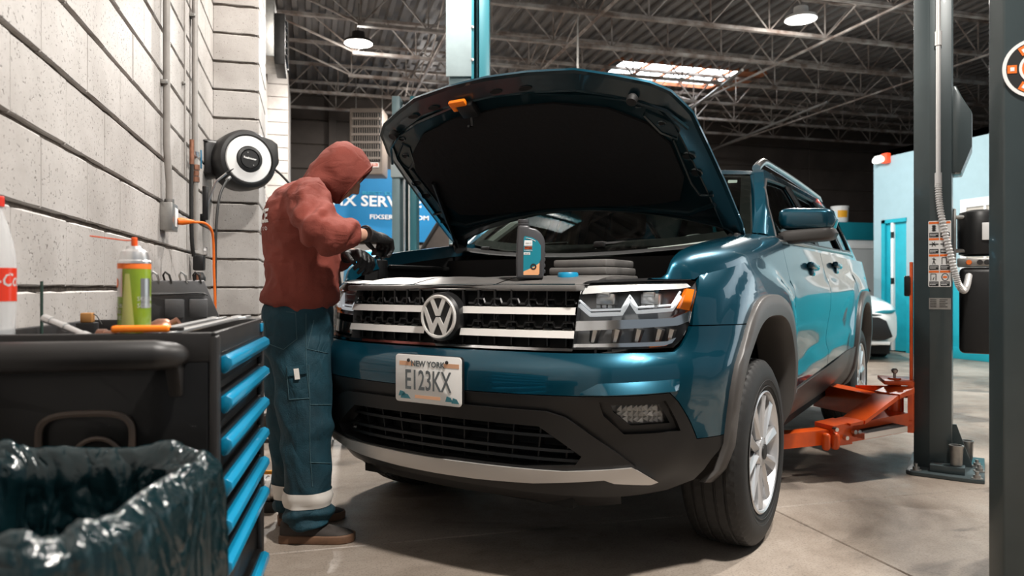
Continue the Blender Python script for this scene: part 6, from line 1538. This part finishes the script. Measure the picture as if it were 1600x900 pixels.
eye = MB()
for s_ in (1, -1): blob(eye, hd(.083, .008, s_ * .032), .010, 10)
eye.build('eyes', mat('eye_white', (.7, .68, .65), .2), man)
# ---- sweatshirt
mb = MB()
def sec(u0, u1, v, b, yc=.04, k=1.0):
    p, q = lp(u0, v, yc), lp(u1, v, yc); return ((p + q) / 2, Vector((abs(q.x - p.x) / 2 * k, 0, 0)), Vector((0, b, 0)))
etube(mb, [sec(428, 514, 486, .145), sec(416, 523, 480, .168), sec(411, 526, 470, .178), sec(411, 529, 450, .186), sec(414, 530, 425, .186), sec(414, 531, 395, .19), sec(411, 528, 365, .20), sec(409, 524, 342, .208), sec(414, 519, 322, .205), sec(428, 517, 304, .185), sec(452, 518, 290, .13), sec(470, 516, 280, .085)], 28)
limb(mb, [SR + Vector((-.01, .06, .0)), SR, SR.lerp(ER, .5) + Vector((-.01, 0, .01)), ER, ER.lerp(WR, .5), WR + (WR - ER) * -.12], [.10, .094, .080, .080, .070, .050])
limb(mb, [SL + Vector((0, -.06, 0)), SL, SL.lerp(EL, .5), EL, EL.lerp(WL, .5), WL - (WL - EL) * .06], [.10, .095, .085, .078, .068, .05])
def wr_h(p):
    w = 0
    a = noise.noise(Vector((p.x * 9 + p.z * 6, p.y * 5, p.z * 7 - p.x * 5))); w += .010 * (1 - abs(a) * 2.2)
    # folds run across the sleeves and gather at the elbow
    t = (p - ER).length
    if p.y < -.13: w += .012 * math.sin((p - SR).dot((WR - SR).normalized()) * 62 + 3 * noise.noise(p * 9)) * math.exp(-(t / .17) ** 2)
    hz = (p.z - .945) / .03
    w += -.010 * math.exp(-((p.z - .975) / .014) ** 2) + .004 * math.exp(-((p.z - 1.02) / .04) ** 2)
    w += .006 * math.sin(p.z * 30 + p.x * 22 + 4 * noise.noise(p * 5)) * smooth01(1.15, 1.0, p.z) if p.z < 1.15 else 0
    w += .005 * (1 - 2.5 * abs(noise.noise(Vector((p.x * 19 + p.z * 12, p.y * 12, p.z * 14 - p.x * 10)))))
    return w - .005
hoodie = organic('sweatshirt', mb, m_hood, man, .0105, 4, wr_h)
# hood: an open shell
HS = [((474, 296), (472, 283), .03), ((490, 306), (478, 274), .075), ((506, 312), (488, 258), .098), ((518, 316), (510, 236), .108), ((524, 318), (537, 222), .112), ((528, 318), (560, 233), .108), ((530, 317), (575, 254), .098), ((530, 316), (580, 267), .088)]
rings = []
for (b_, t_, w) in HS:
    p, q = lp(*b_, .03), lp(*t_, .03); rings.append(((p + q) / 2, (q - p) / 2, w))
hsC = spline([r_[0] for r_ in rings], 5); hsU = spline([r_[1] for r_ in rings], 5); hsW = spline([(r_[2], 0, 0) for r_ in rings], 5)
def hood_fn(a, c):
    i = int(round(c * (len(hsC) - 1))); th = 2 * PI * a; u = hsU[i] * math.cos(th); v = Vector((0, hsW[i].x * math.sin(th), 0))
    p = hsC[i] + u + v
    n_ = (u + v).normalized(); w = .009 * (1 - 2.2 * abs(noise.noise(Vector((p.x * 11 + p.z * 9, p.y * 8, p.z * 10 - p.x * 7)))))
    w += .007 * math.sin(c * 13 + th * 1.5 + 2.5 * noise.noise(p * 7)) * (1 - c)
    if c > .93: w += .005
    return p + n_ * w
hm = MB().grid(hood_fn, 56, len(hsC) - 1, wrap_u=True)
inner = []
nb = len(hm.v); ncol = len(hsC)
for i, p in enumerate(list(hm.v)):
    j = i % ncol; c = hsC[j]; hm.v.append(c + (p - c) * .90 - FD * .004)
fs0 = list(hm.f); 
for f in fs0: hm.f.append(tuple(nb + k for k in reversed(f))); hm.m.append(0)
for i in range(56):
    i2 = (i + 1) % 56; a_, b_ = i * ncol + ncol - 1, i2 * ncol + ncol - 1; hm.f.append((a_, b_, nb + b_, nb + a_)); hm.m.append(0)
hm.build('hood', m_hood, hoodie, smooth=70)
hem = MB().tube([hood_fn(k / 48, .955) + (hsC[-2] - hood_fn(k / 48, .955)).normalized() * -.002 for k in range(48)], .0035, 5, closed=True); hem.build('hood_hem', m_hood, hoodie)
seam = MB().tube([SR + Vector((.0 + .075 * math.cos(a), .035 - .01 * math.cos(a), .0 + .115 * math.sin(a))) for a in [R(-60) + R(300) * k / 30 for k in range(31)]], .003, 5)
# lettering across the back, wrapped onto the cloth
bvh = BVHTree.FromPolygons([v.co.copy() for v in hoodie.data.vertices], [tuple(p.vertices) for p in hoodie.data.polygons])
def back_text(s, size, z, yc, nm, sp_c=1.0, bold=.0):
    tm = text_mb(s, size, None, .0004, space=sp_c, bold=bold); out = []
    for p in tm.v:
        h_ = bvh.ray_cast(Vector((-1, yc - p.x, z + p.y)), Vector((1, 0, 0)))
        x = h_[0].x if h_[0] else -.15
        out.append(Vector((x - .0025 - p.z, yc - p.x, z + p.y)))
    tm.v = out; tm.build(nm, white_plastic, hoodie, smooth=0)
back_text('SERVICE', .075, 1.345, .045, 'lettering', bold=.003); back_text('COMMUNITY', .024, 1.397, .045, 'lettering', 1.5); back_text('AUTO', .022, 1.295, -.02, 'lettering', 2.2)
# ---- trousers
mb = MB()
etube(mb, [sec(414, 518, 474, .155, .045), sec(408, 521, 484, .17, .045), sec(407, 520, 505, .178, .048), sec(409, 519, 530, .178, .05), sec(417, 518, 556, .172, .055)], 26)
def leg(rows, yc0, yc1):
    secs = []
    for i, (u0, u1, v, b) in enumerate(rows):
        yc = yc0 + (yc1 - yc0) * i / (len(rows) - 1); secs.append(sec(u0, u1, v, b, yc))
    etube(mb, secs, 22)
leg([(410, 518, 530, .085), (420, 518, 560, .095), (427, 517, 600, .098), (434, 520, 645, .095), (439, 519, 690, .092), (442, 517, 730, .090), (444, 517, 765, .090), (446, 516, 788, .088), (441, 522, 799, .092), (447, 521, 811, .09), (445, 520, 819, .085)], -.045, -.068)
leg([(405, 512, 525, .09), (409, 508, 556, .098), (414, 506, 600, .10), (418, 508, 645, .098), (421, 507, 690, .094), (424, 505, 730, .09), (426, 504, 755, .088), (428, 508, 775, .088), (427, 510, 790, .086)], .14, .19)
def wr_t(p):
    a = noise.noise(Vector((p.x * 7, p.y * 7, p.z * 4.5 + p.x * 4))); w = .011 * (1 - 2.2 * abs(a))
    w += .010 * math.sin(p.z * 75 + 9 * p.x + 5 * noise.noise(p * 6)) * smooth01(.26, .08, p.z) if p.z < .26 else 0
    w += .005 * math.sin(p.z * 40 + p.x * 20 + 4 * noise.noise(p * 5)) * math.exp(-((p.z - .5) / .12) ** 2)
    return w - .004
trou = organic('trousers', mb, m_trou, man, .0105, 3, wr_t)
tb = BVHTree.FromPolygons([v.co.copy() for v in trou.data.vertices], [tuple(p.vertices) for p in trou.data.polygons])
CAMD = Vector((math.sin(FA) * 0 + .26, 0, 0))
def on_trou(u, v, off=.002):                  # nearest cloth seen from the open side of the figure
    p = lp(u, v, -.5); q = lp(u, v, 0); h_ = tb.ray_cast(p, (q - p).normalized()); return (h_[0] + h_[1] * off) if h_[0] else q
for nm, pts in (('pocket_seam', [(447, 487), (462, 489), (464, 530), (443, 546), (417, 536), (414, 500)]), ('side_seam', [(478, 490), (478, 560), (484, 630), (484, 700), (488, 760)]),
                ('cargo_pocket', [(448, 572), (452, 624), (484, 622), (478, 568)]), ('knee_patch', [(482, 570), (484, 632), (517, 632)]), ('knee_patch', [(484, 722), (516, 724)]), ('front_pocket', [(490, 500), (480, 545), (512, 552)])):
    dn = [(a[0] + (b[0]-a[0]) * k / 8, a[1] + (b[1]-a[1]) * k / 8) for a, b in zip(pts, pts[1:]) for k in range(9)]
    MB().tube([on_trou(*p) for p in dn], .0016, 4).build(nm, m_stitch, trou)
q = [on_trou(*p, .005) for p in ((459, 576), (467, 575), (469, 592), (461, 593))]; nrm = Vector((0, -.006, 0))
MB().add(q + [p + nrm for p in q], [(0, 1, 2, 3), (7, 6, 5, 4), (0, 4, 5, 1), (1, 5, 6, 2), (2, 6, 7, 3), (3, 7, 4, 0)], None).build('pocket_tag', m_refl, trou, smooth=0)
q = [on_trou(*p, .006) for p in ((449, 574), (478, 569), (480, 583), (450, 588))]
MB().add(q + [p + nrm * .5 for p in q], [(0, 1, 2, 3), (7, 6, 5, 4), (0, 4, 5, 1), (1, 5, 6, 2), (2, 6, 7, 3), (3, 7, 4, 0)], None).build('pocket_flap', m_trou, trou, smooth=0)
def band(yc, u0, u1, v0, v1, b):
    mb = MB()
    def fn(a, c):
        s0, s1 = sec(u0, u1, v0, b, yc), sec(u0, u1, v1, b, yc); th = 2 * PI * a; ct, st = math.cos(th), math.sin(th)
        c0 = s0[0].lerp(s1[0], c); d_ = (s0[1] * ct + s0[2] * st); h_ = tb.ray_cast(c0 + d_ * 1.8, -d_.normalized()); e = h_[0] if h_[0] else c0 + d_
        return e + d_.normalized() * .004
    return mb.grid(fn, 40, 4, wrap_u=True).build('reflective_band', m_refl, trou, smooth=60)
band(-.062, 443, 518, 764, 788, .11); band(.185, 426, 505, 752, 773, .105)
# ---- gloves
def hand(side, W0, d, up, nm, curl=1.0):
    d = d.normalized(); lat = up.cross(d).normalized(); up = d.cross(lat).normalized()
    def H(x, y, z): return W0 + d * x * 1.05 + lat * y * side * 1.12 + up * z * 1.25
    mb = MB()
    etube(mb, [(H(-.035, 0, 0), lat * .034, up * .030), (H(0, 0, 0), lat * .034, up * .027), (H(.03, 0, 0), lat * .042, up * .022), (H(.07, 0, .003), lat * .046, up * .021), (H(.095, 0, 0), lat * .043, up * .017)], 16)
    for k, (y, ln) in enumerate(((.034, .92), (.012, 1.0), (-.011, .95), (-.033, .78))):
        p = Vector((.088, y, .004)); a = 0; pts = [H(.07, y, .002), H(*p)]
        for seg, bend in ((.045, 38), (.030, 48), (.024, 40)):
            a += R(bend * curl); p = p + Vector((math.cos(a), 0, -math.sin(a))) * seg * ln; pts.append(H(*p))
        mb.tube(pts, [.0115, .0115, .0105, .0098, .008], 10)
    mb.tube([H(.015, .03, -.006), H(.045, .052, -.018), H(.075, .048, -.034), H(.098, .034, -.046)], [.015, .0135, .012, .009], 10)
    g = organic(nm, mb, m_glove, man, .0042, 3)
    cf = MB().tube([H(-.036, 0, 0) + lat * .036 * math.cos(a) + up * .032 * math.sin(a) for a in [2*PI*k/20 for k in range(20)]], .004, 6, closed=True); cf.build('glove_cuff', m_glove, g)
    return H
Hr_ = hand(1, WR + Vector((.036, .018, .0)), Vector((.62, .74, -.10)), Vector((.15, -.30, 1)), 'glove', 1.2)
Hl_ = hand(-1, WL + Vector((.012, -.02, -.002)), Vector((.55, -.80, -.05)), Vector((.35, .2, .9)), 'glove', 1.1)
# ---- shoes
def shoe(heel, toe, nm):
    h, t_ = Vector((*heel, 0)), Vector((*toe, 0)); d = (t_ - h); ln = d.length; d = d / ln; lt = Vector((-d.y, d.x, 0))
    def q(x, y, z): return h + d * (x * ln) + lt * y + Vector((0, 0, z))
    prof = [(0, .030, .085), (.06, .038, .105), (.2, .041, .108), (.35, .043, .095), (.5, .046, .078), (.65, .050, .062), (.8, .049, .050), (.92, .038, .042), (1.0, .012, .034)]
    W_ = [(a, b) for a, b, c in prof]; Z_ = [(a, c) for a, b, c in prof]
    mb = MB()
    def up_(a, c):
        w, zt = pchip(W_, a), pchip(Z_, a); th = PI * c
        return q(a, w * math.copysign(abs(math.cos(th)) ** .7, math.cos(th)), .026 + (zt - .026) * abs(math.sin(th)) ** .75 if True else 0)
    mb.grid(up_, 30, 16); s_ = mb.build('shoe', m_shoe, man, smooth=60)
    so = MB(); so.grid(lambda a, c: (lambda w, z0: q(a * 1.03 - .015, (w + .005) * math.copysign(min(1, abs(2*c-1) * 1.0) ** 1, 2*c-1) if .0 < c < 1 else (w + .004) * (2*c-1), .032 + .008 * math.sin(PI * a) ** 0))(pchip(W_, a), 0), 30, 6)
    ring = [(a, pchip(W_, a) + .006) for a in [k / 24 for k in range(25)]]
    ol = [(a * ln * 1.03 - .004, w) for a, w in ring] + [(a * ln * 1.03 - .004, -w) for a, w in reversed(ring)]
    Mx = Matrix(((d.x, lt.x, 0, h.x), (d.y, lt.y, 0, h.y), (0, 0, 1, 0), (0, 0, 0, 1)))
    MB().prism(ol, 0, .034, Mx, bev=.005).build('sole', m_sole, s_, smooth=50)
    lc = MB()
    for k in range(4): lc.tube([q(.40 + .06 * k, y, pchip(Z_, .40 + .06 * k) - .001 - 6 * y * y) for y in (-.025, 0, .025)], .003, 5)
    lc.build('laces', black_pl, s_)
shoe((-.112, -.043), (.178, -.115), 'shoe'); shoe((-.135, .185), (.15, .215), 'shoe')
# small plug held between the two gloves
hp0 = Hr_(.085, .0, -.045)
t = thing('small_part', man.matrix_basis @ hp0 if False else (Matrix.Translation(man.location) @ Matrix.Rotation(FA - AZ, 4, 'Z')) @ hp0, 'small dark metal part held in the black gloves', 'part', rz=FA - AZ)
MB().cyl((-.02, 0, 0), (.02, .03, -.01), .014, 12).cyl((.02, .03, -.01), (.045, .045, -.015), .008, 10).build('plug', dark_steel, t)
# blue and black work light on the far fender edge, beside the mechanic
t = thing('work_light', CM @ Vector((-.965, .47, 1.035)), 'slim blue and black work light clipped to the far fender, beside the mechanic', 'work light', rz=-AZ, rot=None)
MB().rbox((-.02, -.012, 0), (-.002, .012, .125), .004, 2, RY(-4)).build('blue_bar', MAT['sky_blue_plastic'], t); MB().rbox((-.002, -.012, .0), (.025, .012, .115), .004, 2, RY(-8)).build('black_body', black_pl, t)
